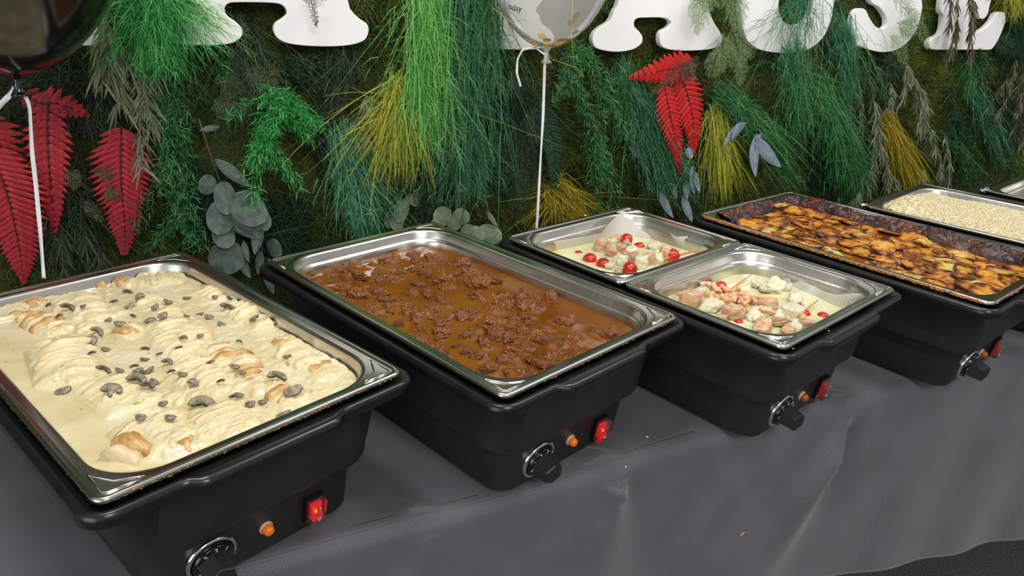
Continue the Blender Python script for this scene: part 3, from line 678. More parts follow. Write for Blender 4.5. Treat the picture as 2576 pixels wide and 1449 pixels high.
for q, (px, py, sz, kd, ang, lb) in enumerate(MUSH):
    P = px_local(0, px, py, Z1+0.010)
    zz = float(cream_h(np.array([P[0]]), np.array([P[1]]))[0]); hh = float(hump_h(np.array([P[0]]), np.array([P[1]]), 0.0)[0]); zz = max(zz, Z1+hh)
    o = bpy.data.objects.new('mushroom_slice', MM[kd]); COL.objects.link(o); o.location = loc_world(0, P[0], P[1], PAN_Z+zz+0.0012)
    s = sz/1870*(0.95 if kd == 0 else 1.15); o.scale = (s, s*1.15, s*1.1)
    o.rotation_euler = (math.radians(random.uniform(-5, 42)), math.radians(random.uniform(-28, 28)), math.radians(ang*0.8))
    if not lb:
        lb = '%s mushroom slice, %s' % ('small' if sz < 10 else 'medium', rank_words(q, MPTS, 8))
    tag(o, lb, 'mushroom', 'sliced mushrooms in the cream sauce')

# ============================================================ STEW (pan 2)
Z2 = -0.031
gravy = mat('brown_gravy', [(104, 54, 6), (122, 70, 14), (132, 84, 28)], 0.12, scale=11, detail=5, coat=0.25, bump=0.25, bscale=60, distort=0.6)
meat = mat('braised_meat', [(116, 58, 14), (150, 84, 28), (178, 112, 50), (124, 64, 20)], 0.22, scale=2.2, detail=8, coat=0.5, bump=2.0, bscale=7, stretch=(2.2, 0.8, 1.6), stops=[0.34, 0.47, 0.58, 0.7])
ICO5, ICOF5 = ico(5)
CHK = [lumpy(lumpy(ICO5, 0.20, 2.3, 100+k, 0.22, (rng.normal(), 1, rng.normal()*0.4)), 0.07, 9, 50+k, 0.0) for k in range(8)]
CHM = []
for k, V in enumerate(CHK):
    me = mesh('meat', V, ICOF5); me.materials.append(meat); me.polygons.foreach_set('use_smooth', [True]*len(me.polygons)); CHM.append(me)
STEW = []
BIG = [(1000, 685, 24, 'tall brown meat chunk near the back centre of the stew'), (985, 700, 22, ''), (905, 690, 26, 'ridged meat chunk near the back left of the stew'), (870, 695, 16, ''), (1097, 665, 20, 'glossy reddish meat chunk close to the back corner of the stew'), (1060, 648, 15, ''), (1125, 708, 26, 'flat fibrous meat slab in the back half of the stew'), (1055, 712, 20, ''),
 (1240, 700, 20, 'rounded meat chunk beside the right wall of the stew pan'), (1205, 752, 24, 'pointed glossy meat chunk at the middle of the stew'), (1100, 772, 22, 'knobbly reddish meat chunk in the stew centre'), (1155, 795, 26, ''), (1355, 840, 26, 'large twin-lobed meat chunk in the clear gravy'), (1375, 830, 20, ''), (1245, 835, 20, ''), (1275, 820, 14, ''), (1385, 895, 24, 'meat chunk by the front rim of the stew'),
 (1400, 862, 16, 'thin meat shred afloat in the clear orange gravy'), (1330, 775, 26, ''), (1290, 745, 16, ''), (1010, 760, 20, ''), (1040, 742, 20, ''), (950, 735, 18, ''), (860, 740, 20, ''), (900, 770, 16, ''), (1120, 830, 24, ''), (1060, 800, 22, ''), (1180, 840, 16, ''), (1200, 895, 20, ''), (1265, 905, 22, ''), (1230, 925, 18, ''), (1320, 890, 14, ''), (960, 800, 18, ''), (1010, 810, 16, ''), (1090, 875, 16, ''), (1160, 870, 14, ''), (1300, 935, 16, ''),
 (1170, 715, 14, ''), (1190, 680, 12, ''), (840, 700, 14, ''), (1440, 850, 14, ''), (1500, 830, 12, ''), (1440, 920, 14, ''), (1330, 810, 14, '')]
_pts = []
for px, py, sz, lb in BIG:
    P = px_local(1, px, py, Z2+0.004); _pts.append((P[0], P[1], sz/1870*1.02*0.92, lb))
tries = 0
while len(_pts) < 150 and tries < 6000:
    tries += 1; x = random.uniform(-HX+0.032, HX-0.034); y = random.uniform(-HY+0.035, HY-0.035); r = random.uniform(0.006, 0.0135)
    if (x > 0.05 and y < -0.09 and random.random() < 0.85) or (x > 0.09 and random.random() < 0.6): continue
    if all((x-a)**2+(y-b)**2 > (0.62*(r+c))**2 for a, b, c, _ in _pts): _pts.append((x, y, r, ''))
def gravy_h(x, y):
    h = np.full_like(x, Z2)
    for a, b, r, _ in _pts: h = h+0.0030*np.exp(-(((x-a)**2+(y-b)**2)/(r*1.35)**2))
    return h+0.0014*(fbm(x*45, y*45, 2, 3)-0.5)*np.clip(1-(x > 0.04)*(y < -0.05)*1.0, 0.25, 1)
o = link('gravy', food_grid(HX-0.0235, HY-0.0235, 0.0525, 200, 320, gravy_h), gravy, None, loc_world(1, 0, 0, PAN_Z), (0, 0, centre(1)[1]))
tag(o, 'glossy brown gravy filling the stew pan', 'sauce', kind='stuff')
for k, (x, y, r, lb) in enumerate(_pts):
    o = bpy.data.objects.new('meat_chunk', CHM[k % 8]); COL.objects.link(o)
    o.location = loc_world(1, x, y, PAN_Z+Z2-r*0.10); o.scale = (r*random.uniform(0.95, 1.45), r*random.uniform(0.7, 1.05), r*random.uniform(0.55, 0.9))
    o.rotation_euler = (random.uniform(-.4, .4), random.uniform(-.4, .4), random.uniform(0, 6.28))
    if not lb: lb = '%s meat chunk in gravy, %s' % ('tiny' if r < 0.0085 else ('small' if r < 0.011 else 'larger'), rank_words(k, [(q[0], q[1]) for q in _pts], 12))
    tag(o, lb, 'meat', 'meat chunks in the brown gravy')

# ============================================================ FISH PANS (chafer 3)
Z3 = -0.040
fsauce = mat('dill_fish_sauce', [(206, 204, 150), (218, 216, 172), (226, 224, 190)], 0.14, scale=10, coat=0.5, sss=0.2, bump=0.12, bscale=50,
             specks=[(800, 0.73, (110, 116, 64)), (38, 0.72, (214, 200, 40))])
salmon = mat('cooked_salmon', [(226, 150, 96), (234, 184, 144), (238, 212, 184)], 0.3, scale=1.6, detail=6, coat=0.4, sss=0.3, bump=1.5, bscale=6, stretch=(1, 1, 4), specks=[(26, 0.72, (150, 142, 90)), (1.7, 0.60, (228, 224, 190))])
whitef = mat('white_fish', [(232, 226, 190), (242, 238, 214)], 0.3, scale=1.6, detail=6, coat=0.4, sss=0.3, bump=1.5, bscale=6, specks=[(26, 0.72, (150, 146, 96))])
shrimp_m = mat('cooked_shrimp', [(226, 146, 90), (236, 176, 130), (240, 204, 172)], 0.28, scale=1.2, coat=0.5, sss=0.3, bump=0.3, bscale=260)
tom = mat('cherry_tomato', [(178, 22, 10), (206, 36, 16)], 0.14, scale=1.5, coat=0.6, sss=0.1)
calyx = mat('tomato_calyx', [(62, 70, 26), (90, 84, 40)], 0.6, scale=60)
wood = mat('skewer_wood', [(186, 126, 78), (206, 150, 100)], 0.55, scale=120, stretch=(1, 1, 0.2))
paper = mat('baking_parchment', [(226, 224, 214), (236, 235, 228)], 0.45, scale=8, bump=0.15, bscale=30, transl=0.45)
FISH_XY = [(1512, 618), (1550, 606), (1545, 632), (1575, 640), (1600, 650), (1640, 652), (1672, 645), (1560, 655), (1735, 758), (1785, 770), (1845, 785), (1800, 745), (1870, 770), (1925, 785), (1985, 792), (1920, 825), (1985, 830), (2010, 815), (1955, 722), (1770, 732)]
def fish_pan(back, name, label):
    oy = HY/2 if back else -HY/2
    pp = [px_local(2, q[0], q[1], Z3+0.004) for q in FISH_XY]
    def f(x, y):
        h = Z3+0.0020*(fbm(x*40, y*40, 6, 3)-0.5)
        for P_ in pp: h = h+0.0055*np.exp(-(((x-P_[0])**2+(y-(P_[1]-oy))**2)/0.012**2))*(0.5+fbm(x*120, y*120, 2, 2))
        return np.minimum(h, Z3+0.009)
    o = link(name, food_grid(HX-0.0245, HB-0.0245, 0.052, 150, 130, f), fsauce, None, loc_world(2, 0, oy, PAN_Z), (0, 0, centre(2)[1]))
    tag(o, label, 'sauce', kind='stuff')
fish_pan(True, 'fish_sauce', 'pale green-white sauce around the tomatoes in the back half pan')
fish_pan(False, 'fish_sauce', 'pale green-white sauce around the shrimp in the front half pan')
def cube_mesh(seed, sub=3, am=0.05):
    r_ = np.random.default_rng(seed); V = ICO4*1.0; m = np.max(np.abs(V), axis=1, keepdims=True)
    V = V/m*(0.6)+V*0.42; V = lumpy(V, 0.09, 2.6, seed); V[:, 2] *= 1-0.25*np.sin(V[:, 0]*2+seed)*0.5
    V += 0.02*np.sin(V[:, 2:3]*22+V[:, 0:1]*3+seed)*np.sign(V)*np.array([[1, 1, 0]])
    return V
def chunk(i, px, py, dz, dims, rot, m, name, label, cat, group, seed, tilt=(0, 0)):
    P = px_local(i, px, py, dz); me = mesh(name, cube_mesh(seed), ICOF4)
    o = link(name, me, m, None, loc_world(i, P[0], P[1], PAN_Z+dz), (tilt[0], tilt[1], centre(i)[1]+rot)); o.scale = dims
    return tag(o, label, cat, group)
TOM = mesh('tomato', np.c_[ICO3[:, :2]*(1-0.02*np.cos(5*np.arctan2(ICO3[:, 1], ICO3[:, 0])))[:, None], ICO3[:, 2]*0.93-0.10*np.exp(-(ICO3[:, 0]**2+ICO3[:, 1]**2)*14)*(ICO3[:, 2] > 0)], ICOF3)
TOM.materials.append(tom); TOM.polygons.foreach_set('use_smooth', [True]*len(TOM.polygons))
def calyx_mesh():
    P = []; Wd = []
    for k in range(6):
        a = k*PI/3+random.uniform(-.2, .2); pts = []
        for t in np.linspace(0, 1, 6): r = 0.9*t; pts.append((r*math.cos(a), r*math.sin(a), 0.92-0.25*t+0.5*t*t*random.uniform(0.2, 1.0)))
        P.append(pts); Wd.append([0.1, 0.14, 0.12, 0.09, 0.05, 0.01])
    V, F = ribbons(np.array(P), np.array(Wd), flat=(0, 0, 1)); 
    return mesh('calyx', V, F)
CAL = calyx_mesh(); CAL.materials.append(calyx)
def tomato(i, px, py, r, dz, label, rot=(0, 0, 0), cal=True, squash=1.0):
    P = px_local(i, px, py, dz+r*0.2); wx = loc_world(i, P[0], P[1], PAN_Z+dz)
    t_ = thing('cherry_tomato', label, 'tomato', wx, centre(i)[1], 'cherry tomatoes in the fish pans'); t_.rotation_euler = (rot[0], rot[1], rot[2]); r *= 0.88
    o = bpy.data.objects.new('skin', TOM); COL.objects.link(o); o.parent = t_; o.scale = (r, r, r*squash)
    if cal: o = bpy.data.objects.new('calyx', CAL); COL.objects.link(o); o.parent = t_; o.scale = (r, r, r)
tomato(2, 1577, 599, .0135, Z3+.008, 'cherry tomato farthest back, with a stem to its right', (0.2, 1.3, 0.3))
tomato(2, 1608, 619, .0130, Z3-.003, 'cherry tomato half-coated in white sauce, just right of the farthest one', (0, 0, 0), False)
tomato(2, 1455, 639, .0110, Z3-.006, 'smallest orange-red tomato dome, leftmost in the back half pan', (0, 0, 0), False)
tomato(2, 1484, 649, .0145, Z3+.001, 'tomato dome second from the left in the back half pan', (0, 0, 0), False)
tomato(2, 1518, 662, .0145, Z3+.001, 'sauce-speckled tomato with its calyx up, third from the left', (0.1, 0, 0))
tomato(2, 1585, 673, .0150, Z3+.008, 'bright cherry tomato with a green calyx at the near rim of the back half pan', (0.3, 1.35, -0.2))
tomato(2, 1692, 640, .0155, Z3+.010, 'cherry tomato on the skewer, right side of the back half pan', (0.2, 1.35, 0.5))
tomato(2, 1813, 718, .0125, Z3-.004, 'lone tomato dome at the back left of the front half pan', (0, 0, 0), False)
tomato(2, 1612+395, 771, .0120, Z3-.003, 'red tomato strip beside the white fish block in the front half pan', (0, 0, 0), False, 0.9)
tomato(2, 2024, 787, .0105, Z3-.001, 'red tomato edge at the right of the white fish block', (0, 0, 0), False, 0.9)
tomato(2, 2070, 796, .0115, Z3-.005, 'flat red tomato by the right rim of the front half pan', (0, 0, 0), False)
tomato(2, 1858, 810, .0080, Z3-.002, 'small red tomato bit at the left wall of the front half pan', (0, 0, 0), False)
def skewer(i, A, B, dz, r, label):
    a = loc_world(i, *px_local(i, A[0], A[1], dz)[:2], PAN_Z+dz-0.002); b = loc_world(i, *px_local(i, B[0], B[1], dz+0.007)[:2], PAN_Z+dz+0.007)
    a, b = np.array(a), np.array(b); n = 8
    o = link('wooden_skewer', tube([tuple((b-a)*t) for t in (0, 0.3, 0.6, 0.86, 1.0)], [r, r, r, r*0.9, r*0.15], 8), wood, None, tuple(a)); tag(o, label, 'skewer')
skewer(2, (1660, 652), (1758, 628), Z3+.010, .0021, 'wooden skewer with its point sticking up right of the tomato')
skewer(2, (1842, 722), (1895, 688), Z3+.002, .0012, 'pale skewer tip at the back of the front half pan')
skewer(2, (2010, 790), (2062, 752), Z3+.003, .0012, 'thin sauce-covered skewer near the right of the front half pan')
g3 = 'fish pieces in the half pans'
FISH = [
 (1512, 618, 'S', (.015, .013, .011), 0.5, 'salmon cube at the left of the back half pan'), (1550, 603, 'S', (.016, .010, .008), 0.2, 'salmon piece under the farthest tomato'), (1538, 634, 'S', (.012, .010, .008), 0.9, 'orange-edged salmon piece left of the centre in the back pan'), (1562, 628, 'S', (.009, .008, .010), 0.2, 'narrow orange salmon wedge at the centre of the back pan'),
 (1578, 616, 'S', (.010, .007, .007), 1.2, 'small salmon bit between the two upper tomatoes'), (1590, 632, 'W', (.014, .012, .007), 0.4, 'white fish cube at the centre of the back pan'), (1563, 655, 'W', (.014, .012, .009), 0.2, 'white fish cube just behind the bright front tomato'), (1575, 644, 'S', (.014, .008, .008), 0.8, 'pink salmon strip behind the front tomato'), (1593, 648, 'S', (.009, .009, .010), 0.3, 'orange salmon wedge right of the pink strip'),
 (1612, 660, 'W', (.014, .012, .012), 0.6, 'white fish block right of the front tomato'), (1632, 655, 'S', (.006, .013, .012), 0.9, 'upright orange salmon slice between white blocks'), (1648, 650, 'W', (.011, .013, .011), 0.7, 'white fish block left of the skewered salmon'), (1675, 645, 'S', (.010, .014, .013), 0.7, 'pale salmon cube pressed against the skewered tomato'), (1645, 618, 'W', (.014, .011, .005), 0.1, 'half-sunk white fish near the paper in the back pan'), (1538, 610, 'W', (.010, .010, .006), 0.1, 'white fish bit beside the farthest tomato'),
 (1535, 668, 'W', (.010, .008, .005), 0.4, 'low white fish bit at the near rim of the back pan'), (1555, 685, 'S', (.012, .007, .005), 0.4, 'orange salmon edge under the front tomato'),
 (1735, 755, 'S', (.024, .018, .013), 0.35, 'largest salmon block, left end of the front half pan'), (1790, 768, 'W', (.022, .015, .007), 0.25, 'flat white fish slab beside the largest salmon block'), (1845, 785, 'S', (.020, .017, .009), 0.5, 'broad salmon slab at the middle left of the front pan'), (1908, 790, 'W', (.024, .011, .006), -0.1, 'smooth white fish slab in front of the shrimp'), (1985, 788, 'W', (.026, .015, .012), 0.1, 'tall white fish block right of the shrimp'),
 (1918, 825, 'S', (.022, .014, .007), 0.5, 'salmon wedge at the near rim of the front pan'), (1985, 832, 'S', (.022, .011, .005), 0.35, 'salmon slab at the near corner of the front pan'), (1930, 772, 'S', (.012, .016, .012), 0.4, 'rounded salmon piece at the right end of the shrimp heap'), (2005, 820, 'W', (.020, .010, .004), 0.3, 'thin white fish slab by the near corner'), (2030, 815, 'S', (.016, .014, .006), 0.9, 'pinkish salmon flakes by the right rim of the front pan'),
 (1965, 806, 'S', (.018, .010, .006), 0.2, 'flat salmon slice under the tall white block'), (1905, 712, 'W', (.013, .010, .007), 0.5, 'white fish bit at the skewer tip'), (1950, 720, 'W', (.022, .015, .008), 0.3, 'white fish fillet in open sauce near the back wall'), (1925, 728, 'W', (.014, .010, .004), 0.9, 'small white fish flake left of the fillet in open sauce'), (2000, 752, 'W', (.016, .011, .007), 0.6, 'lone white fish wedge in open sauce'), (1775, 720, 'W', (.012, .010, .006), 0.4, 'white fish bit at the back left of the front pan'),
 (1760, 735, 'W', (.014, .010, .007), 0.9, 'white fish piece between the tomato and the salmon block'), (1975, 722, 'W', (.012, .010, .005), 0.2, 'white fish flake by the paper in the front pan'), (1820, 795, 'S', (.014, .010, .004), 0.2, 'thin salmon flake at the left wall of the front pan')]
for k, (px, py, ty, dm, rt, lb) in enumerate(FISH):
    chunk(2, px, py, Z3+dm[2]*0.5+0.002, (dm[0]*.92, dm[1]*.92, dm[2]*1.05), rt, salmon if ty == 'S' else whitef, 'salmon_piece' if ty == 'S' else 'white_fish_piece', lb, 'fish', g3, 300+k, (random.uniform(-.25, .25), random.uniform(-.25, .25)))
def shrimp_mesh(seed):
    r_ = np.random.default_rng(seed); n = 11; m_ = 10; V = []; F = []
    for i in range(n):
        t = i/(n-1); a = -0.2+t*3.1; R = 0.85-0.25*t; c = np.array([R*math.cos(a), R*math.sin(a), 0.1*math.sin(a*2)])
        rad = 0.66*math.sin(PI*(0.16+0.78*(1-t)))**0.7*(1-0.45*t)*(1+0.06*(i % 2)); ax = np.array([math.cos(a), math.sin(a), 0])
        for k in range(m_):
            b = 2*PI*k/m_; V.append(c+ax*rad*math.cos(b)+np.array([0, 0, 1])*rad*math.sin(b))
    for i in range(n-1):
        for k in range(m_): F.append((i*m_+k, i*m_+(k+1) % m_, (i+1)*m_+(k+1) % m_, (i+1)*m_+k))
    F.append(tuple(range(m_))[::-1]); F.append(tuple(range((n-1)*m_, n*m_)))
    me = mesh('shrimp', V, F); me.materials.append(shrimp_m); me.polygons.foreach_set('use_smooth', [True]*len(me.polygons)); return me
SHM = [shrimp_mesh(k) for k in range(3)]
SHP = []
for k in range(72):
    t = random.random(); px = 1778+t*165+random.gauss(0, 12); py = 722+t*58+random.gauss(0, 13)
    SHP.append((px, py))
SHP += [(2005, 845-20), (1975, 800), (1990, 806), (2022, 812), (1950, 795), (2010, 800)]
SPT = [tuple(px_local(2, a_, b_, Z3+0.008)[:2]) for a_, b_ in SHP]
for k, (px, py) in enumerate(SHP):
    P = px_local(2, px, py, Z3+0.008); o = bpy.data.objects.new('shrimp', SHM[k % 3]); COL.objects.link(o)
    o.location = loc_world(2, P[0], P[1], PAN_Z+Z3+random.uniform(0.002, 0.013)); s = random.uniform(0.0062, 0.0088); o.scale = (s, s, s*0.85)
    o.rotation_euler = (random.uniform(-.8, .8), random.uniform(-.8, .8), random.uniform(0, 6.28))
    tag(o, 'small curled pink shrimp, '+rank_words(k, SPT, 8), 'shrimp', 'shrimps in the front half pan')

def parchment(name, label, pts, base_z, group=None):
    """pts: list of (px, py, lift): upper torn edge; sheet drops to the sauce"""
    rows = []
    n = len(pts)
    top = [np.array(loc_world(2, *px_local(2, px, py, dz)[:2], PAN_Z+dz)) for px, py, dz in pts]
    return top
def paper_sheet(label, top, bot):
    """top/bot: pixel+level lists; ruled surface with small crumples"""
    A = np.array([loc_world(2, *px_local(2, x, y, z)[:2], PAN_Z+z) for x, y, z in top]); B = np.array([loc_world(2, *px_local(2, x, y, z)[:2], PAN_Z+z) for x, y, z in bot])
    n = 60; t = np.linspace(0, len(A)-1, n); A2 = np.stack([np.interp(t, np.arange(len(A)), A[:, k]) for k in range(3)], -1); B2 = np.stack([np.interp(t, np.arange(len(B)), B[:, k]) for k in range(3)], -1)
    rows = []
    for q in np.linspace(0, 1, 16):
        R_ = A2*(1-q)+B2*q; w = math.sin(PI*q)
        R_ = R_+np.array([0.3, 0.5, 0.6])*(np.abs(((t*2.3+q*2) % 1)-0.5)-0.25)[:, None]*0.006*w; rows.append(R_)
    o0 = rows[0][0].copy(); V = np.concatenate(rows)-o0; m_ = 16
    i, j = np.meshgrid(np.arange(m_-1), np.arange(n-1), indexing='ij'); b = (i*n+j).ravel(); F = np.stack([b, b+n, b+n+1, b+1], -1)
    o = link('parchment_sheet', mesh('paper', V, F), paper, None, tuple(o0)); md = o.modifiers.new('t', 'SOLIDIFY'); md.thickness = 0.0003
    tag(o, label, 'baking paper', 'baking paper in the half pans')
zS = Z3-0.001
paper_sheet('white baking paper rising along the back of the tomato pan', [(1337, 600, -.018), (1360, 606, -.022), (1395, 607, -.022), (1450, 598, -.022), (1512, 588, -.024), (1535, 560, -.008), (1560, 535, 0.0), (1607, 528, 0.002), (1625, 540, -.003), (1650, 560, -.012), (1672, 578, -.018), (1700, 597, -.02), (1745, 592, -.012), (1782, 588, -.010), (1779, 625, -.028)],
            [(1352, 607, zS), (1372, 618, zS), (1392, 632, zS), (1450, 622, zS), (1500, 608, zS), (1528, 602, zS), (1560, 598, zS), (1608, 598, zS), (1650, 604, zS), (1675, 612, zS), (1700, 622, zS), (1725, 630, zS), (1745, 634, zS), (1765, 634, zS), (1772, 633, zS)])
paper_sheet('crumpled baking paper along the right wall of the shrimp pan', [(1968, 700, -.030), (2000, 702, -.030), (2030, 712, -.026), (2052, 722, -.030), (2078, 735, -.026), (2108, 742, -.022), (2150, 738, -.014), (2180, 740, -.012), (2172, 752, -.02)],
            [(1965, 712, zS), (1985, 720, zS), (2008, 730, zS), (2035, 740, zS), (2062, 752, zS), (2085, 765, zS), (2100, 770, zS), (2118, 775, zS), (2130, 780, zS)])
paper_sheet('small folded paper corner at the near right of the shrimp pan', [(2120, 778, -.020), (2140, 758, -.016), (2158, 768, -.02)], [(2092, 795, zS), (2100, 790, zS), (2115, 783, zS)])
paper_sheet('scrap of baking paper at the near left of the shrimp pan', [(1680, 745, -.034), (1692, 741, -.034), (1697, 742, -.036)], [(1690, 758, zS), (1700, 754, zS), (1706, 746, zS)])

# ============================================================ GRATIN (pan 4)
crustm = mat('burnt_gratin_crust', [(34, 17, 18), (58, 28, 24), (96, 44, 24), (190, 96, 22)], 0.42, scale=26, detail=8, coat=0.2, bump=1.2, bscale=120, stops=[0.36, 0.52, 0.64, 0.76], distort=0.5)
gbase = mat('gratin_cream', [(84, 38, 14), (160, 84, 18), (210, 140, 36), (80, 34, 16)], 0.3, scale=26, detail=6, coat=0.5, bump=0.9, bscale=110, stops=[0.32, 0.46, 0.56, 0.68])
ZG = -0.010
gr = thing('potato_gratin', 'dark-crusted golden potato gratin baked in its steel pan', 'gratin', loc_world(3, 0, 0, PAN_Z), centre(3)[1])
def ridge(x, y):
    rw = 1-sm(0.0, 0.055, HX-0.022-x+0.018*(fbm(y*18, x*0+1, 2, 2)-0.5)*2)          # along the right wall
    bw = (1-sm(0.0, 0.045, HY-0.022-y))
    return np.clip(np.maximum(rw, bw*0.8), 0, 1)
def gr_h(x, y):
    r = ridge(x, y); e = np.minimum(HX-0.022-np.abs(x), HY-0.022-np.abs(y))
    return ZG-0.006+0.009*(fbm(x*32, y*32, 1, 4)-0.5)*2+r*(0.010+0.010*(fbm(x*60, y*60, 5, 4)-0.3))-0.008*np.clip(1-e/0.010, 0, 1)
link('base', food_grid(HX-0.0215, HY-0.0215, 0.043, 150, 240, gr_h), gbase, gr)
# crust ridge: separate lumpy mat hugging the wall
def crust():
    nx, ny = 60, 420; V = []
    u = np.linspace(0, 1, nx); v = np.linspace(0, 1, ny); U, Vv = np.meshgrid(u, v, indexing='ij')
    # path: back left -> back right -> front right
    pth = [(-HX+0.035, HY-0.030), (HX-0.060, HY-0.030), (HX-0.034, HY-0.050), (HX-0.032, -HY+0.05)]
    P = np.array(pth); d = np.r_[0, np.cumsum(np.linalg.norm(np.diff(P, axis=0), axis=1))]
    X = np.interp(Vv*d[-1], d, P[:, 0]); Y = np.interp(Vv*d[-1], d, P[:, 1])
    tx = np.gradient(X, axis=1); ty = np.gradient(Y, axis=1); L_ = np.hypot(tx, ty)+1e-9; nxn, nyn = ty/L_, -tx/L_
    k = np.ones(21)/21
    s = Vv*d[-1]; wdt = 0.019+0.014*fbm(s*22, s*0+2, 3, 2)
    off = (U-0.5)*2
    Z = ZG-0.008+(0.022*np.sqrt(np.clip(1-off**2, 0, 1)))*(0.55+0.8*fbm(s*16, off*0.8, 4, 3))+0.012*(fbm(s*150, off*6, 6, 4)-0.5)*(1-off**2)+0.006*(fbm(s*60, off*3, 1, 3)-0.5)
    XX = X-nxn*off*wdt*-1; YY = Y-nyn*off*wdt*-1
    XX = np.clip(XX, -HX+0.020, HX-0.0205); YY = np.clip(YY, -HY+0.02, HY-0.0205)
    V = np.stack([XX, YY, Z], -1).reshape(-1, 3); i, j = np.meshgrid(np.arange(nx-1), np.arange(ny-1), indexing='ij'); b = (i*ny+j).ravel()
    link('crust', mesh('crust', V, np.stack([b, b+ny, b+ny+1, b+1], -1)), crustm, gr)
crust()
def potato_mat(name, inner, mid, rim, sc_):
    m = bpy.data.materials.new(name); m.use_nodes = True; nt = m.node_tree; N = nt.nodes; L = nt.links; b = N['Principled BSDF']
    tc = N.new('ShaderNodeTexCoord'); ln = N.new('ShaderNodeVectorMath'); ln.operation = 'LENGTH'; L.new(tc.outputs['Object'], ln.inputs[0])
    oi = N.new('ShaderNodeObjectInfo'); va = N.new('ShaderNodeVectorMath'); va.operation = 'ADD'
    cmb = N.new('ShaderNodeCombineXYZ'); ml = N.new('ShaderNodeMath'); ml.operation = 'MULTIPLY'; ml.inputs[1].default_value = 40
    L.new(oi.outputs['Random'], ml.inputs[0]); L.new(ml.outputs[0], cmb.inputs[0]); L.new(tc.outputs['Object'], va.inputs[0]); L.new(cmb.outputs[0], va.inputs[1])
    nz = N.new('ShaderNodeTexNoise'); nz.inputs['Scale'].default_value = 2.2; nz.inputs['Detail'].default_value = 5; L.new(va.outputs[0], nz.inputs['Vector'])
    m1 = N.new('ShaderNodeMath'); m1.operation = 'MULTIPLY_ADD'; m1.inputs[1].default_value = 1.9; L.new(nz.outputs['Fac'], m1.inputs[0]); 
    m2 = N.new('ShaderNodeMath'); m2.operation = 'SUBTRACT'; m2.inputs[1].default_value = 1.02; L.new(ln.outputs['Value'], m2.inputs[0]); L.new(m2.outputs[0], m1.inputs[2])
    r = N.new('ShaderNodeValToRGB'); L.new(m1.outputs[0], r.inputs[0]); e = r.color_ramp.elements; e.new(0.5); e.new(0.5)
    for q, (p_, c_) in enumerate(((0.1, inner), (0.45, mid), (0.72, rim), (0.95, (58, 24, 14)))): e[q].position = p_; e[q].color = lin(c_)
    L.new(r.outputs[0], b.inputs['Base Color']); b.inputs['Roughness'].default_value = 0.3; b.inputs['Coat Weight'].default_value = 0.5; b.inputs['Coat Roughness'].default_value = 0.15
    bp = N.new('ShaderNodeBump'); bp.inputs['Strength'].default_value = 0.5; bp.inputs['Distance'].default_value = 0.05; L.new(nz.outputs['Fac'], bp.inputs['Height']); L.new(bp.outputs[0], b.inputs['Normal'])
    return m
pot1 = potato_mat('golden_potato', (228, 168, 50), (214, 140, 32), (140, 66, 18), 1); pot2 = potato_mat('browned_potato', (206, 130, 40), (160, 84, 24), (98, 44, 20), 1); pot3 = potato_mat('pale_potato', (226, 206, 120), (214, 176, 70), (170, 110, 40), 1)
def slice_mesh(seed):
    r_ = np.random.default_rng(seed); n = 20; V = [(0, 0, 0.09), (0, 0, -0.09)]; F = []
    cur = r_.uniform(0.05, 0.35); a0 = r_.uniform(0, 6)
    for z, rr_ in ((0.09, 0.55), (0.08, 0.94), (0.0, 1.0), (-0.09, 0.95)):
        for k in range(n):
            a = 2*PI*k/n; R_ = rr_*(1+0.06*math.sin(2*a+a0)+0.04*math.sin(3*a+a0*2)); x, y = R_*math.cos(a), R_*0.86*math.sin(a)
            V.append((x, y, z+cur*(x*math.cos(a0)+y*math.sin(a0))**2*0.6))
    for k in range(n):
        k2 = (k+1) % n; F.append((0, 2+k, 2+k2))
        for i in range(3): F.append((2+i*n+k, 2+(i+1)*n+k, 2+(i+1)*n+k2, 2+i*n+k2))
        F.append((1, 2+3*n+k2, 2+3*n+k))
    return mesh('potato_slice', V, F)
PSM = []
for k in range(6):
    for m_ in (pot1, pot2, pot3):
        me = slice_mesh(k); me.materials.append(m_); me.polygons.foreach_set('use_smooth', [True]*len(me.polygons)); PSM.append(me)
pl_ = []
for ky in range(19):
    for kx in range(7):
        x = -HX+0.038+kx*0.037+random.gauss(0, .008); y = -HY+0.038+ky*0.026+random.gauss(0, .008)
        if abs(x) > HX-0.034 or abs(y) > HY-0.034: continue
        r_ = float(ridge(np.array([x]), np.array([y]))[0])
        if r_ > 0.25 and random.random() < 0.9: continue
        pl_.append((x, y, r_))
for k, (x, y, r_) in enumerate(pl_):
    v_ = random.random(); mi_ = 0 if v_ < 0.66 else (1 if v_ < 0.9 else 2)
    o = bpy.data.objects.new('potato_slice', PSM[(k % 6)*3+mi_]); COL.objects.link(o); o.parent = gr
    s = random.uniform(0.019, 0.033); o.scale = (s*1.1, s*random.uniform(0.65, 1), s*0.42)
    o.location = (x, y, float(gr_h(np.array([x]), np.array([y]))[0])-0.0005+random.uniform(-0.001, 0.0025)); o.rotation_euler = (random.uniform(-.16, .16), random.uniform(-.16, .16), random.uniform(0, 6.28))
P = px_local(3, 2222, 622, ZG+0.004)
o = bpy.data.objects.new('potato_slice', PSM[9]); COL.objects.link(o); o.parent = gr; o.scale = (.030, .027, .020); o.location = (P[0], P[1], ZG+.006); o.rotation_euler = (0.05, -0.2, 0.4); o['label'] = 'big domed potato slice with a brown rim'
P = px_local(3, 1965, 520, ZG+0.004)
o = bpy.data.objects.new('potato_slice', PSM[2]); COL.objects.link(o); o.parent = gr; o.scale = (.026, .016, .014); o.location = (P[0], P[1], ZG+.008); o['label'] = 'pale yellow-green potato slice'

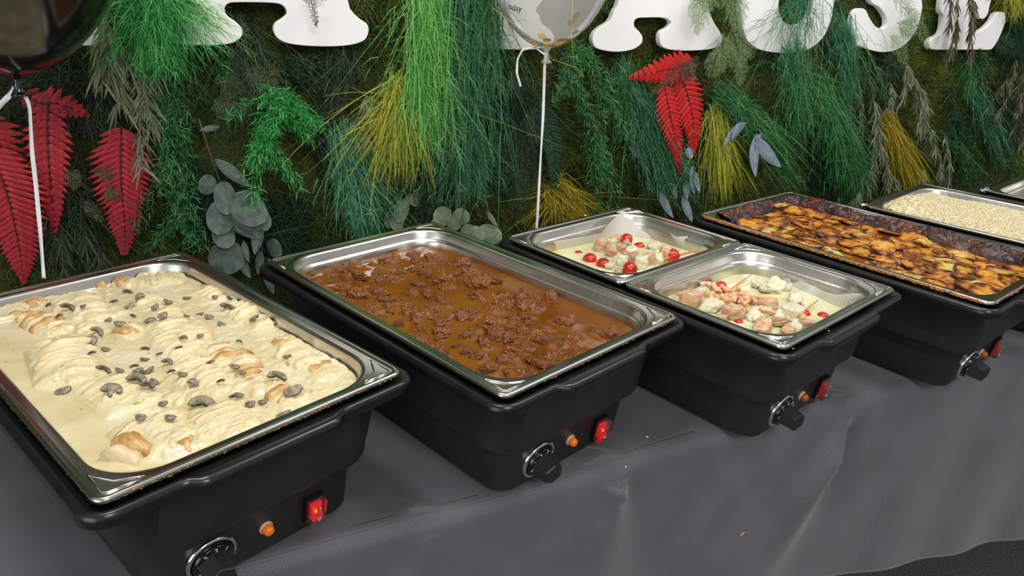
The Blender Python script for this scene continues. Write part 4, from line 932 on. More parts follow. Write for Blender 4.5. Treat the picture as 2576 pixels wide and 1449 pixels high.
# ============================================================ RICE (pan 5)
def rice():
    c, t = centre(4)
    def h(x, y):
        e = np.minimum(HX-0.022-np.abs(x), HY-0.022-np.abs(y))
        return -0.013+0.010*np.clip(e/0.03, 0, 1)+0.010*(fbm(x*14, y*14, 2, 3)-0.5)+0.020*np.exp(-((x+0.085)**2/0.045**2+(y-0.20)**2/0.04**2))-0.008*sm(0.05, 0.12, x)
    root = thing('rice', 'heaped white long-grain rice in its steel pan', 'rice', loc_world(4, 0, 0, PAN_Z), t); root['kind'] = 'stuff'
    m = mat('cooked_rice', [(228, 210, 166), (240, 226, 190), (220, 196, 146)], 0.4, scale=12, sss=0.3, coat=0.1, island=0.4, stops=[0.35, 0.55, 0.75], specks=[(500, 0.76, (130, 100, 50))])
    o = link('rice_bed', food_grid(HX-0.023, HY-0.023, 0.048, 160, 260, lambda x, y: h(x, y)+0.0025*rng.random(x.shape)), m, root); o['kind'] = 'stuff'
    K = 15000; x = rng.uniform(-HX+0.028, HX-0.028, K); y = rng.uniform(-HY+0.028, HY-0.028, K); z = h(x, y)+rng.uniform(0.0006, 0.0028, K)
    a = rng.uniform(0, 6.28, K); p = rng.normal(0, 0.35, K); D = np.stack([np.cos(a)*np.cos(p), np.sin(a)*np.cos(p), np.sin(p)], -1)
    S = np.stack([-np.sin(a), np.cos(a), 0*a], -1); U = np.cross(D, S); C = np.stack([x, y, z], -1)
    prof = ((-0.0042, 0.0003), (-0.0026, 0.0010), (0.0026, 0.0010), (0.0042, 0.0003)); V = []
    for d, r in prof:
        for k in range(4): V.append(C+D*d+(S*math.cos(k*PI/2)+U*math.sin(k*PI/2))*r)
    V = np.stack(V, 1).reshape(-1, 3); F = []
    for i in range(3):
        for k in range(4): F.append((i*4+k, i*4+(k+1) % 4, (i+1)*4+(k+1) % 4, (i+1)*4+k))
    F = (np.array(F)[None]+(np.arange(K)*16)[:, None, None]).reshape(-1, 4)
    o = link('rice_grains', mesh('rice_grains', V, F), m, root); o['kind'] = 'stuff'
rice()
# foil scraps crushed over the back-left corners of the last two chafers
foil = mat('aluminium_foil', [(215, 215, 218)], 0.22, 1.0)
for (i, px, py, s, lb) in ((4, 2168, 507, .014, 'small crumpled foil scrap at the corner of the rice chafer'), (5, 2470, 468, .022, 'crumpled foil scrap at the corner of the farthest chafer')):
    V = lumpy(ICO3, 0.35, 4.2, 900+i)*np.array([1.5, .8, .45]); me = mesh('foil', V*s*0.6, ICOF3)
    o = link('foil_scrap', me, foil, None, loc_world(i, -HX-0.006, HY-0.004, PAN_Z+0.002), (0, 0, 0.6), smooth=False); tag(o, lb, 'foil')

# ============================================================ LETTERS
white_l = mat('white_lacquered_letter', [(236, 237, 240), (240, 241, 243)], 0.4, scale=3)
LN = 0.050; DEPTH = 0.014
def cat_rom(P, k=5):
    P = np.array(P, float); n = len(P); out = []
    for i in range(n):
        a, b, c, d = P[i-1], P[i], P[(i+1) % n], P[(i+2) % n]
        for t in np.linspace(0, 1, k, endpoint=False):
            out.append(0.5*((2*b)+(-a+c)*t+(2*a-5*b+4*c-d)*t*t+(-a+3*b-3*c+d)*t**3))
    return out
def letter(ch, label, loops):
    """loops: lists in wall metres (s, z); first outer, rest holes"""
    cu = bpy.data.curves.new('letter', 'CURVE'); cu.dimensions = '2D'; cu.fill_mode = 'BOTH'; cu.extrude = DEPTH/2; cu.bevel_depth = 0.0012; cu.bevel_resolution = 1
    s0 = loops[0][0][0]; z0 = min(p[1] for p in loops[0])
    for lp in loops:
        pts = cat_rom(lp); sp_ = cu.splines.new('POLY'); sp_.points.add(len(pts)-1); sp_.use_cyclic_u = True
        for q, p in enumerate(pts): sp_.points[q].co = (p[0]-s0, p[1]-z0, 0, 1)
    o = bpy.data.objects.new('tmp', cu); COL.objects.link(o); dg = bpy.context.evaluated_depsgraph_get()
    me = bpy.data.meshes.new_from_object(o.evaluated_get(dg)); bpy.data.objects.remove(o)
    ob = link('sign_letter', me, white_l, None, tuple(wall_world(s0, LN, z0)), (PI/2, 0, PHI), smooth=False)
    me.materials.clear(); me.materials.append(white_l)
    tag(ob, label, 'letter', 'white letters of the wall sign')
def wp(L_): return [on_wall(x, y, LN+DEPTH/2) for x, y in L_]
zb = on_wall(700, 113, LN+DEPTH/2)[1]; TOP = zb+0.40
A1 = wp([(474, 0), (465, 30), (432, 58), (418, 76), (426, 97), (455, 109), (515, 112), (578, 108), (605, 92), (606, 72), (590, 55), (570, 40), (563, 22), (572, 8), (600, 4), (690, 6), (716, 16), (723, 34), (712, 47), (694, 60), (690, 78), (702, 97), (732, 109), (800, 115), (870, 113), (912, 102), (925, 82), (922, 62), (903, 48), (885, 30), (873, 0)])
def up(pt, ds, z): return (pt[0]+ds, z)
sA0, sA1 = A1[0][0], A1[-1][0]; mA = (sA0+sA1)/2
hole = lambda m_: [(m_, zb+0.30), (m_+0.018, zb+0.22), (m_+0.035, zb+0.155), (m_, zb+0.148), (m_-0.035, zb+0.155), (m_-0.018, zb+0.22)]
letter('A', 'white slab letter A, left of the wide gap in the sign', [A1+[(mA+0.10, zb+0.2), (mA+0.045, TOP-0.02), (mA, TOP), (mA-0.045, TOP-0.02), (mA-0.10, zb+0.2)], hole(mA)])
A2 = wp([(1558, 0), (1546, 28), (1534, 54), (1508, 72), (1494, 88), (1492, 106), (1503, 121), (1546, 129), (1588, 124), (1611, 110), (1615, 96), (1608, 82), (1595, 68), (1594, 54), (1602, 45), (1620, 43), (1664, 43), (1682, 48), (1689, 58), (1680, 71), (1665, 80), (1660, 98), (1667, 117), (1695, 125), (1745, 126), (1792, 121), (1812, 108), (1815, 92), (1806, 74), (1794, 56), (1785, 33), (1778, 0)])
mB = (A2[0][0]+A2[-1][0])/2
letter('A', 'white slab letter A right of the clear balloon', [A2+[(mB+0.085, zb+0.2), (mB+0.045, TOP-0.02), (mB, TOP), (mB-0.045, TOP-0.02), (mB-0.085, zb+0.2)], hole(mB)])
Pl = wp([(1236, 0), (1234, 40), (1225, 62), (1202, 76), (1193, 90), (1200, 107), (1235, 120), (1290, 123), (1350, 122), (1385, 110), (1392, 92), (1380, 74), (1362, 60), (1356, 40), (1355, 10)])
s0 = Pl[0][0]; s1 = Pl[-1][0]
letter('P', 'white slab letter P, foot partly hidden by the clear balloon', [Pl+[(s1+0.10, zb+0.17), (s1+0.17, zb+0.27), (s1+0.10, TOP-0.02), (s0, TOP), (s0-0.03, TOP-0.01), (s0-0.02, TOP-0.05), (s0, zb+0.3)], [(s1, zb+0.22), (s1+0.05, zb+0.235), (s1+0.07, zb+0.28), (s1+0.04, zb+0.33), (s1, zb+0.34)]])
U_ = wp([(1865, 0), (1866, 40), (1870, 72), (1884, 106), (1919, 126), (1977, 132), (2031, 124), (2068, 95), (2089, 50), (2098, 0)]); Ui = wp([(2047, 0), (2037, 39), (2018, 60), (1993, 65), (1973, 58), (1962, 41), (1958, 0)])
letter('U', 'white slab letter U with green strands hanging over it', [U_+[(U_[-1][0], zb+.25), (U_[-1][0]+.01, TOP-.01), (Ui[0][0]-.03, TOP-.01), (Ui[0][0], zb+.25)]+Ui+[(Ui[-1][0], zb+.25), (Ui[-1][0]+.02, TOP-.01), (U_[0][0]-.03, TOP-.01), (U_[0][0], zb+.25)]])
S_ = wp([(2317, 0), (2316, 33), (2304, 74), (2279, 108), (2250, 126), (2217, 130), (2188, 124), (2167, 117), (2150, 112), (2142, 95), (2143, 62), (2148, 37), (2159, 24), (2175, 25), (2186, 46), (2200, 66), (2217, 74), (2231, 64), (2229, 41), (2212, 17), (2190, 0)])
sl = S_[-2][0]; sR = S_[0][0]
letter('S', 'white slab letter S between U and E', [S_+[(sl-.07, zb+.16), (sl-.10, zb+.24), (sl-.08, zb+.34), (sl-.02, TOP), (sR-.08, TOP-.02), (sR-.03, TOP), (sR-.02, TOP-.10), (sR-.06, TOP-.11), (sR-.10, TOP-.05), (sl, TOP-.06), (sl-.01, TOP-.10), (sR-.06, zb+.19)]])
E_ = wp([(2370, 0), (2374, 40), (2372, 70), (2364, 88), (2345, 98), (2338, 110), (2345, 123), (2400, 124), (2450, 124), (2488, 124), (2498, 118), (2512, 95), (2526, 60), (2528, 40), (2520, 31), (2506, 36), (2494, 56), (2472, 76), (2450, 82), (2444, 60), (2444, 20), (2458, 25), (2462, 42), (2474, 46), (2484, 32), (2492, 0)])
s0 = E_[0][0]; s1 = E_[-1][0]
letter('E', 'white slab letter E, last letter at the right of the sign', [E_+[(s1+.01, zb+.24), (s1-.02, zb+.22), (s1-.05, zb+.20), (s1-.05, TOP-.06), (s1+.02, TOP-.07), (s1+.05, TOP-.1), (s1+.05, TOP), (s0-.02, TOP), (s0-.02, TOP-.04), (s0, TOP-.08)]])
L0 = wp([(90, 60), (150, 66), (196, 56), (222, 62), (252, 78), (262, 92), (250, 108), (228, 113), (140, 108), (40, 106), (-20, 106), (-30, 90), (-10, 70), (20, 60)])
sl = L0[0][0]
letter('L', 'white slab letter L, almost wholly behind the black balloon', [[L0[0], L0[1], L0[2]]+L0[3:]+[(sl-0.085, zb+.1), (sl-0.085, TOP-.05), (sl-.11, TOP), (sl+.03, TOP), (sl, TOP-.06), (sl, zb+.1)]])

# ============================================================ PLANTS
def bunch_root(name, label, px, py, n, group=None, cat='plant'):
    s, z = on_wall(px, py, n); r = thing(name, label, cat, tuple(wall_world(s, n, z)), PHI, group); return r, s, z, n
def loc_pts(px, py, n, base):      # pixel -> local coords of a bunch root
    s, z = on_wall(px, py, n); return np.array([s-base[1], -(n-base[3]), z-base[2]])
def curve_strands(K, A, B, ja, jb, sag, T=7, curl=0.0):
    """K strands from A (jitter ja) to B (jitter jb)"""
    a = A+rng.normal(0, 1, (K, 3))*np.array(ja); tj = rng.normal(0, 1, (K, 3))*np.array(jb)
    tj = tj*np.clip(np.exp(rng.normal(0, 0.55, (K, 1))), 0.3, 3.2); ln = rng.uniform(0.35, 1.18, K)[:, None]; b = A+(B-A)*ln+tj*np.sqrt(ln)
    c = (a+b)/2+np.array([0, -sag, sag*0.9])+rng.normal(0, 1, (K, 3))*np.array(jb)*0.22
    t = np.linspace(0, 1, T)[None, :, None]
    P = (1-t)**2*a[:, None]+2*t*(1-t)*c[:, None]+t*t*b[:, None]
    if curl: P = P+1.5*curl*np.stack([np.sin(t[..., 0]*7+rng.uniform(0, 6, (K, 1))), 0.5*np.sin(t[..., 0]*6+rng.uniform(0, 6, (K, 1))), np.sin(t[..., 0]*5+rng.uniform(0, 6, (K, 1)))], -1)*t
    P[..., 1] = np.minimum(P[..., 1], 0.02)
    return P
def offshoots(P, per, ln, w, spread=0.9, tmin=0.25):
    K, T, _ = P.shape; n = K*per; k = rng.integers(0, K, n); t = rng.uniform(tmin, 0.98, n)*(T-1); i = np.minimum(t.astype(int), T-2); f = (t-i)[:, None]
    base = P[k, i]*(1-f)+P[k, i+1]*f; d = P[k, i+1]-P[k, i]; d /= np.linalg.norm(d, axis=1, keepdims=True)+1e-9
    r = rng.normal(0, spread, (n, 3)); r[:, 1] *= 0.6; d2 = d+r; d2 /= np.linalg.norm(d2, axis=1, keepdims=True); L_ = (ln*rng.uniform(0.5, 1.3, n))[:, None]
    mid = base+d2*L_*0.55; end = base+d2*L_+d*L_*0.25+np.array([0, 0, -0.15])*L_
    Q = np.stack([base, mid, end], 1); return Q, np.tile(np.array([w, w*0.9, w*0.2]), (n, 1))
PAL = dict(
 bright=[(14, 80, 34), (34, 136, 60), (70, 176, 86), (124, 196, 124)], green=[(14, 62, 32), (34, 104, 54), (72, 144, 80), (122, 176, 112)],
 teal=[(18, 62, 42), (38, 102, 70), (76, 148, 104), (134, 184, 144)], dark=[(10, 34, 18), (24, 58, 32), (42, 84, 48)], olive=[(48, 60, 30), (84, 96, 54), (120, 130, 84)],
 yellow=[(100, 106, 20), (152, 158, 36), (194, 198, 60), (218, 216, 112)], gold=[(112, 96, 14), (158, 140, 24), (196, 178, 50)], sage=[(84, 94, 72), (120, 128, 100), (154, 160, 132)],
 drab=[(56, 52, 40), (92, 88, 68), (120, 116, 92)], pale=[(80, 110, 66), (118, 146, 96), (150, 172, 122)], lime=[(30, 110, 40), (80, 176, 74), (140, 206, 110), (176, 214, 140)], murky=[(26, 44, 28), (48, 70, 46), (76, 98, 70)])
def pm(k):
    return mat('foliage_'+k, PAL[k], 0.55, scale=12, island=0.8, transl=0.3)
stem_m = mat('plant_stem', [(58, 46, 34), (86, 72, 56)], 0.7, scale=40)
def strands(label, pal, A, B, n0, n1, K, spread, sag=0.01, w=0.0011, per=0, oln=0.02, ja=0.008, curl=0.004, name='hanging_grass', vs=0.35, osp=0.7):
    r = bunch_root(name, label, A[0], A[1], n0); a = np.zeros(3); b = loc_pts(B[0], B[1], n1, r)
    P = curve_strands(K, a, b, (ja, ja*0.5, ja), (spread, 0.012, spread*vs), sag, curl=curl)
    Wd = np.tile(w*np.array([1, 1, 1, .95, .85, .65, .25]), (K, 1))
    parts = [ribbons(P, Wd, twist=0.5)]
    if per: Q, Wq = offshoots(P, per, oln, w*0.85, osp); parts.append(ribbons(Q, Wq, twist=0.6))
    V, F = join_arr(parts); o = link('strands', mesh('strands', V, F), pm(pal), r[0], smooth=False); o['kind'] = 'stuff'
    return r[0]
S_ = strands
S_('bright green feathery grass over the first letter A', 'bright', (380, -60), (385, 150), .06, .10, 380, .026, .012, .0011, 14, .022, .02)
S_('thin green strands trailing across the left foot of the first A', 'lime', (410, -40), (540, 100), .08, .09, 60, .030, .006, .0009, 10, .016, .01)
S_('dim blue-green grass at the lower end of the black balloon', 'murky', (150, 160), (110, 300), .03, .06, 120, .035, .01, .001, 10, .02, .02)
S_('dull olive feathery tuft between the two feet of the first A', 'murky', (600, 70), (640, 300), .03, .06, 190, .030, .01, .0010, 12, .018, .012)
S_('tall lime green grass falling between A and P', 'lime', (1075, -80), (1085, 330), .08, .10, 260, .032, .010, .0012, 5, .035, .02, vs=.6)
S_('bright green wisps spilling right of the lime grass tips', 'lime', (1040, 150), (1110, 400), .09, .10, 90, .030, .006, .0011, 4, .03, .01)
S_('deep teal grass curtain left of the letter P', 'teal', (1170, -80), (1172, 420), .06, .09, 400, .040, .012, .0012, 7, .030, .028, vs=.6)
S_('dark green grass strands partly over the letter P foot', 'green', (1225, -60), (1215, 230), .08, .10, 60, .030, .01, .001, 6, .03, .02)
S_('pale-tipped teal grass tuft reaching behind the stew chafer', 'teal', (1165, 330), (1180, 490), .05, .08, 170, .036, .008, .0012, 8, .025, .015)
S_('teal brush of fine needles above the stew pan back rim', 'teal', (860, 340), (925, 580), .04, .09, 620, .024, .012, .0014, 4, .022, .014, curl=.002)
S_('dark teal grass behind the yellow spray', 'dark', (800, 300), (880, 450), .02, .04, 200, .03, .01, .0012, 6, .02, .02)
S_('blue-green grass mass left of the red fern, over blue leaves', 'teal', (1590, 240), (1680, 470), .05, .08, 330, .030, .012, .0011, 8, .022, .016)
S_('teal wisps across the front red fern frond', 'teal', (1620, 240), (1745, 500), .08, .09, 120, .028, .01, .001, 8, .02, .01)
S_('green grass arching right above the lone blue leaves', 'green', (1810, 230), (1975, 440), .06, .09, 260, .026, .030, .0012, 8, .022, .012)
S_('teal strands spread over the lower half of the letter U', 'teal', (2020, -40), (2010, 210), .085, .10, 95, .080, .010, .0009, 6, .03, .03, vs=.6)
S_('loose green grass falling right below the letter U', 'green', (1990, 130), (2020, 330), .06, .09, 230, .045, .012, .0011, 8, .024, .02)
S_('green grass brush above the gratin pan, below the S', 'green', (2060, 220), (2150, 480), .06, .09, 480, .034, .014, .0012, 8, .022, .016)
S_('teal strands running between U and S', 'teal', (2110, 60), (2150, 260), .06, .08, 170, .034, .012, .0010, 8, .022, .02)
S_('faded teal grass near the right frame edge', 'teal', (2440, 220), (2520, 400), .04, .07, 200, .030, .012, .0012, 6, .02, .012)
S_('yellow-green grass at the top right corner', 'yellow', (2545, -60), (2550, 40), .05, .07, 130, .04, .006, .0012, 3, .02, .015)
S_('dark grass behind the sword fern', 'dark', (1290, 200), (1300, 480), .03, .05, 260, .040, .01, .0012, 8, .02, .02)
S_('dark green grass under the first red fern', 'murky', (150, 400), (190, 660), .03, .05, 220, .05, .01, .0012, 8, .02, .02)
S_('yellow spray of fine straight grass below the lime strands', 'yellow', (1000, 215), (1012, 440), .07, .09, 480, .050, .006, .0012, 0, .02, .012, curl=.001, vs=.25)
S_('thin yellow stray blades fanning left from the yellow spray', 'yellow', (990, 260), (890, 370), .07, .09, 45, .05, .006, .0009, 0, .02, .012, curl=.001, vs=.6)
S_('yellow-green grass tuft right of the red fern', 'yellow', (1800, 285), (1825, 480), .05, .08, 520, .036, .008, .0013, 0, .02, .012, curl=.002, vs=.25)
S_('yellow grass fanning low behind the tomato pan', 'gold', (1395, 480), (1440, 560), .04, .08, 420, .045, .02, .0013, 0, .02, .016, curl=.003, vs=.4)
S_('golden grass broom above the rice pan', 'gold', (2225, 300), (2300, 490), .05, .09, 620, .024, .010, .0016, 0, .02, .012, curl=.002, vs=.3)
# shrub-like filler low behind the chafers
S_('dark tangled grass low behind the gap between the first two chafers', 'dark', (700, 520), (700, 680), .02, .05, 220, .07, .01, .0012, 8, .02, .05)
S_('dark low grass behind the gratin chafer', 'dark', (2050, 380), (2080, 500), .02, .05, 220, .09, .01, .0012, 8, .02, .06)

S_('murky grass filling between the sage leaves and green brush', 'murky', (2150, 300), (2165, 470), .03, .05, 160, .030, .01, .0011, 8, .02, .02)
S_('green tuft under the letter E', 'green', (2450, 110), (2430, 250), .03, .05, 130, .028, .01, .0010, 8, .018, .015)
S_('murky tuft left of the sage leaves under the S', 'murky', (2220, 150), (2230, 260), .03, .06, 140, .035, .01, .0010, 8, .018, .02)
S_('dark grass at the top right corner beside the E', 'dark', (2550, 50), (2545, 190), .03, .05, 160, .035, .01, .0011, 8, .02, .02)
S_('thin green tuft between the clear ribbon fern and the red fronds', 'green', (1565, 150), (1570, 330), .03, .06, 130, .022, .01, .0010, 8, .018, .012)
S_('murky wisps right of the bright needle spray', 'murky', (850, 130), (860, 290), .03, .05, 130, .035, .01, .0010, 8, .018, .02)
S_('murky wisps right of the arched crimson frond', 'murky', (220, 180), (235, 330), .03, .05, 150, .035, .01, .0010, 8, .018, .02)
S_('thin green wisps above the drooping needle fern', 'green', (400, 190), (405, 310), .03, .05, 110, .022, .01, .0010, 8, .018, .012)
S_('dark wisps behind the large round eucalyptus leaves', 'dark', (520, 420), (500, 600), .03, .05, 150, .030, .01, .0010, 8, .018, .02)
S_('murky wisps below the yellow spray tips', 'murky', (1070, 440), (1060, 550), .03, .05, 120, .030, .01, .0010, 8, .018, .02)
S_('dark green wisps beside the dark needle fern', 'green', (2380, 330), (2440, 450), .03, .06, 120, .030, .01, .0010, 8, .018, .02)
S_('dull green wisps behind the grey leafy tangle', 'murky', (2520, 220), (2530, 400), .03, .05, 160, .035, .01, .0010, 8, .018, .02)

def needles(label, pal, stems, n0, n1, per=70, ln=0.014, w=0.0016, group=None):
    """arching stems, short needles all round"""
    r = bunch_root('asparagus_fern', label, stems[0][0][0], stems[0][0][1], n0)
    parts = []; st = []
    for A, B in stems:
        a = loc_pts(A[0], A[1], n0, r); b = loc_pts(B[0], B[1], n1, r)
        for rep in range(3):
            bb = b+rng.normal(0, 1, 3)*np.array([.02, .01, .02]); P = curve_strands(1, a, bb, (.004, .002, .004), (.004, .004, .004), .018, T=9)[0]
            st.append(P); n = int(1.35*per*(0.6+np.linalg.norm(bb-a)*6)); t = rng.uniform(0.08, 1, n)*8; i = np.minimum(t.astype(int), 7); f = (t-i)[:, None]
            base = P[i]*(1-f)+P[i+1]*f; d = P[i+1]-P[i]; d /= np.linalg.norm(d, axis=1, keepdims=True)
            base = base+rng.normal(0, 0.006, (n, 3)); q = rng.normal(0, 1, (n, 3)); q[:, 1] -= 0.35; q = q/np.linalg.norm(q, axis=1, keepdims=True)+d*0.75
            q /= np.linalg.norm(q, axis=1, keepdims=True); L_ = (ln*rng.uniform(.6, 1.3, n))[:, None]
            Q = np.stack([base, base+q*L_*.6, base+q*L_+np.array([0, 0, -.001])], 1); parts.append(ribbons(Q, np.tile([w*.6, w, w*.15], (n, 1)), twist=.6))
    V, F = join_arr(parts); o = link('needles', mesh('needles', V, F), pm(pal), r[0], smooth=False); o['kind'] = 'stuff'
    SP = np.array(st); V, F = ribbons(SP, np.full(SP.shape[:2], .0011), twist=.3); so_ = link('stems', mesh('stems', V, F), pm('murky'), r[0], smooth=False); so_['kind'] = 'stuff'
needles('bright green needle-leaved spray in the left centre of the wall', 'bright', [((735, 240), (640, 330)), ((735, 250), (660, 380)), ((720, 260), (800, 320)), ((720, 250), (620, 300)), ((650, 310), (665, 455)), ((650, 330), (700, 420)), ((720, 280), (730, 350)), ((700, 300), (760, 330))], .06, .10, 80, .017)
needles('darker needle fern behind the bright spray', 'dark', [((660, 180), (780, 250)), ((640, 200), (700, 270)), ((700, 170), (820, 220))], .03, .05, 60, .014)
needles('green needle fern drooping between the red frond and blue-green round leaves', 'green', [((440, 250), (400, 420)), ((440, 250), (470, 470)), ((430, 400), (380, 560)), ((440, 420), (450, 620)), ((450, 480), (510, 620)), ((420, 350), (500, 400))], .04, .07, 70, .015)
needles('small needle sprig low beside the first red frond', 'green', [((470, 560), (500, 640)), ((440, 560), (420, 610))], .05, .07, 50, .014)
needles('long dark green needle fern hanging right of the white ribbon', 'green', [((1440, 110), (1450, 230)), ((1450, 120), (1530, 250)), ((1440, 200), (1470, 370)), ((1490, 200), (1560, 330)), ((1470, 330), (1520, 500)), ((1500, 360), (1540, 540)), ((1500, 330), (1480, 430)), ((1430, 130), (1420, 240))], .05, .08, 85, .016)
needles('dark needle fern right of the drooping sage leaves', 'dark', [((2380, 230), (2400, 360)), ((2400, 280), (2440, 420)), ((2390, 350), (2400, 470)), ((2400, 380), (2460, 480)), ((2440, 130), (2460, 200))], .03, .06, 80, .014)
needles('short needle tuft under the left foot of the first A', 'green', [((560, 150), (600, 200)), ((440, 230), (450, 300))], .03, .06, 50, .013)

def leafy(label, pal, stems, n0, n1, per=60, ln=0.028, w=0.0034, hang=0.8, name='willow_sprig'):
    r = bunch_root(name, label, stems[0][0][0], stems[0][0][1], n0); parts = []; st = []
    for A, B in stems:
        a = loc_pts(A[0], A[1], n0, r); b = loc_pts(B[0], B[1], n1, r)
        P = curve_strands(1, a, b, (.003, .002, .003), (.003, .003, .003), .012, T=9)[0]; st.append(P); n = max(14, int(1.4*per*(np.linalg.norm(b-a)*7)))
        t = rng.uniform(0.05, 1, n)*8; i = np.minimum(t.astype(int), 7); f = (t-i)[:, None]; base = P[i]*(1-f)+P[i+1]*f; d = P[i+1]-P[i]; d /= np.linalg.norm(d, axis=1, keepdims=True)
        sgn = np.where(rng.random(n) < 0.5, -1, 1)[:, None]; q = d*0.9+np.array([1, 0, 0])*sgn*rng.uniform(.25, .8, (n, 1))+rng.normal(0, .2, (n, 3)); q /= np.linalg.norm(q, axis=1, keepdims=True)
        L_ = (ln*rng.uniform(.55, 1.25, n))[:, None]; g = np.array([0, -.1, -hang]); pts = [base+q*L_*s+g*L_*s*s*.45 for s in (0, .25, .5, .75, 1)]
        parts.append(ribbons(np.stack(pts, 1), np.tile(w*np.array([.35, .9, 1, .75, .12]), (n, 1))*rng.uniform(.7, 1.2, (n, 1)), twist=.5))
    V, F = join_arr(parts); o = link('leaves', mesh('leaves', V, F), pm(pal), r[0], smooth=False); o['kind'] = 'stuff'
    SP = np.array(st); V, F = ribbons(SP, np.full(SP.shape[:2], .0016), twist=.2); so_ = link('stems', mesh('stems', V, F), stem_m, r[0], smooth=False); so_['kind'] = 'stuff'
leafy('pale narrow-leaved sprig beside the black balloon', 'sage', [((285, 0), (270, 200)), ((270, 60), (300, 240)), ((250, 80), (255, 190)), ((300, 100), (345, 220))], .06, .09, 46, .036, .0036)
leafy('dry brownish narrow-leaved sprig over the middle red frond', 'sage', [((360, 180), (360, 330)), ((365, 240), (385, 380)), ((400, 180), (370, 260)), ((350, 200), (362, 420))], .07, .10, 34, .030, .0032)
leafy('sage green drooping leaves below the letters S and E', 'sage', [((2275, 150), (2330, 300)), ((2300, 200), (2370, 360)), ((2320, 280), (2385, 470)), ((2300, 230), (2320, 400)), ((2280, 160), (2270, 300)), ((2370, 330), (2390, 460)), ((2240, 200), (2240, 290))], .06, .09, 44, .026, .0036)
leafy('muted green long leaves at the back corner of the rice pan', 'sage', [((2190, 240), (2215, 400)), ((2200, 300), (2190, 510)), ((2220, 380), (2225, 500)), ((2180, 420), (2150, 510)), ((2320, 420), (2290, 490)), ((2240, 430), (2250, 520))], .06, .10, 44, .030, .0040)
leafy('grey-green leafy strands hanging over the letter E', 'drab', [((2400, -40), (2410, 120)), ((2430, -40), (2440, 170)), ((2380, -20), (2385, 100)), ((2450, 0), (2430, 150)), ((2410, 40), (2380, 150))], .09, .10, 50, .022, .0034)
leafy('brown-grey leafy tangle at the right frame edge', 'drab', [((2560, 140), (2500, 330)), ((2580, 160), (2540, 360)), ((2570, 220), (2520, 440)), ((2590, 250), (2560, 440)), ((2540, 180), (2490, 260))], .06, .09, 46, .024, .0036)
leafy('dull narrow leaves around the yellow spray', 'sage', [((920, 230), (905, 420)), ((910, 300), (940, 520)), ((1090, 260), (1120, 380)), ((1080, 330), (1070, 520)), ((1110, 300), (1150, 360))], .04, .06, 26, .028, .0034)
leafy('dim narrow leaves low at the far left, behind the ribbon', 'murky', [((170, 560), (160, 680)), ((210, 560), (230, 680)), ((120, 480), (140, 640)), ((240, 600), (250, 690)), ((90, 280), (120, 420))], .04, .07, 40, .026, .0034)
leafy('dim olive leaves between the letters U and S', 'olive', [((2160, 250), (2170, 360)), ((2130, 260), (2120, 340)), ((2180, 180), (2200, 260))], .04, .06, 40, .022, .003)

def plume(label, pal, fronds, n0, n1, wide=0.04, name='plumosa_fern', w=.0012):
    """flat triangular lace fronds: rachis, side branches, tiny needles"""
    r = bunch_root(name, label, fronds[0][0][0], fronds[0][0][1], n0); parts = []; st = []
    for A, B in fronds:
        a = loc_pts(A[0], A[1], n0, r); b = loc_pts(B[0], B[1], n1, r); P = curve_strands(1, a, b, (.002, .002, .002), (.003, .003, .003), .010, T=12)[0]
        st.append(np.stack([np.interp(np.linspace(0, 11, 9), np.arange(12), P[:, k]) for k in range(3)], -1)); Ld = np.linalg.norm(b-a); nb = int(9+Ld*170)
        for q in range(nb):
            t = 0.06+0.92*q/nb; x = t*11; i = min(int(x), 10); f = x-i; base = P[i]*(1-f)+P[i+1]*f; d = P[i+1]-P[i]; d = d/np.linalg.norm(d); sd = np.cross(d, [0, -1, 0]); sd /= np.linalg.norm(sd)
            sg = 1 if q % 2 else -1; bl = wide*(1-t)**0.7*(0.35+0.65*min(1, t*5))*random.uniform(.8, 1.15); bd = sd*sg*0.85+d*0.6+np.array([0, random.uniform(-.2, .1), 0]); bd /= np.linalg.norm(bd)
            m_ = max(4, int(bl/0.0016)); tt = np.linspace(.08, 1, m_)[:, None]; bp_ = base+bd*bl*tt+d*bl*0.15*tt**2; s2 = np.cross(bd, [0, -1, 0]); s2 /= np.linalg.norm(s2)
            ss = np.where(np.arange(m_) % 2, 1, -1)[:, None]; nl = (0.0065*(1-tt*.55)*rng.uniform(.7, 1.2, (m_, 1))); e = bp_+(bd*.7+s2*ss*.8+rng.normal(0, .15, (m_, 3)))*nl
            parts.append(ribbons(np.stack([bp_, (bp_+e)/2, e], 1), np.tile([w*.7, w, w*.3], (m_, 1)), twist=.3))
            parts.append(ribbons(np.stack([base, base+bd*bl*.5, base+bd*bl], 0)[None], np.array([[.0006, .0005, .0002]])))
    V, F = join_arr(parts); o = link('lace_leaves', mesh('lace', V, F), pm(pal), r[0], smooth=False); o['kind'] = 'stuff'
    SP = np.array(st); V, F = ribbons(SP, np.full(SP.shape[:2], .0012)); so_ = link('stems', mesh('stems', V, F), stem_m, r[0], smooth=False); so_['kind'] = 'stuff'
plume('pale green lace fern hanging between the second A and the U', 'pale', [((1820, -60), (1850, 110)), ((1840, -20), (1870, 170)), ((1835, 60), (1880, 260)), ((1810, 80), (1815, 230)), ((1850, 120), (1900, 200)), ((1780, -40), (1770, 60)), ((1800, 120), (1790, 200)), ((1760, -40), (1745, 130))], .08, .10, .045)
plume('light lace fern over the right end of the letter S', 'pale', [((2240, -30), (2300, 60)), ((2270, 20), (2330, 110)), ((2260, 60), (2345, 150)), ((2240, 90), (2280, 160))], .085, .10, .035)
plume('dark green lace fern between ribbon and teal curtain', 'murky', [((1290, 300), (1310, 560)), ((1260, 330), (1270, 480)), ((1330, 260), (1350, 360)), ((1280, 180), (1350, 330)), ((1320, 420), (1290, 540))], .05, .08, .045)
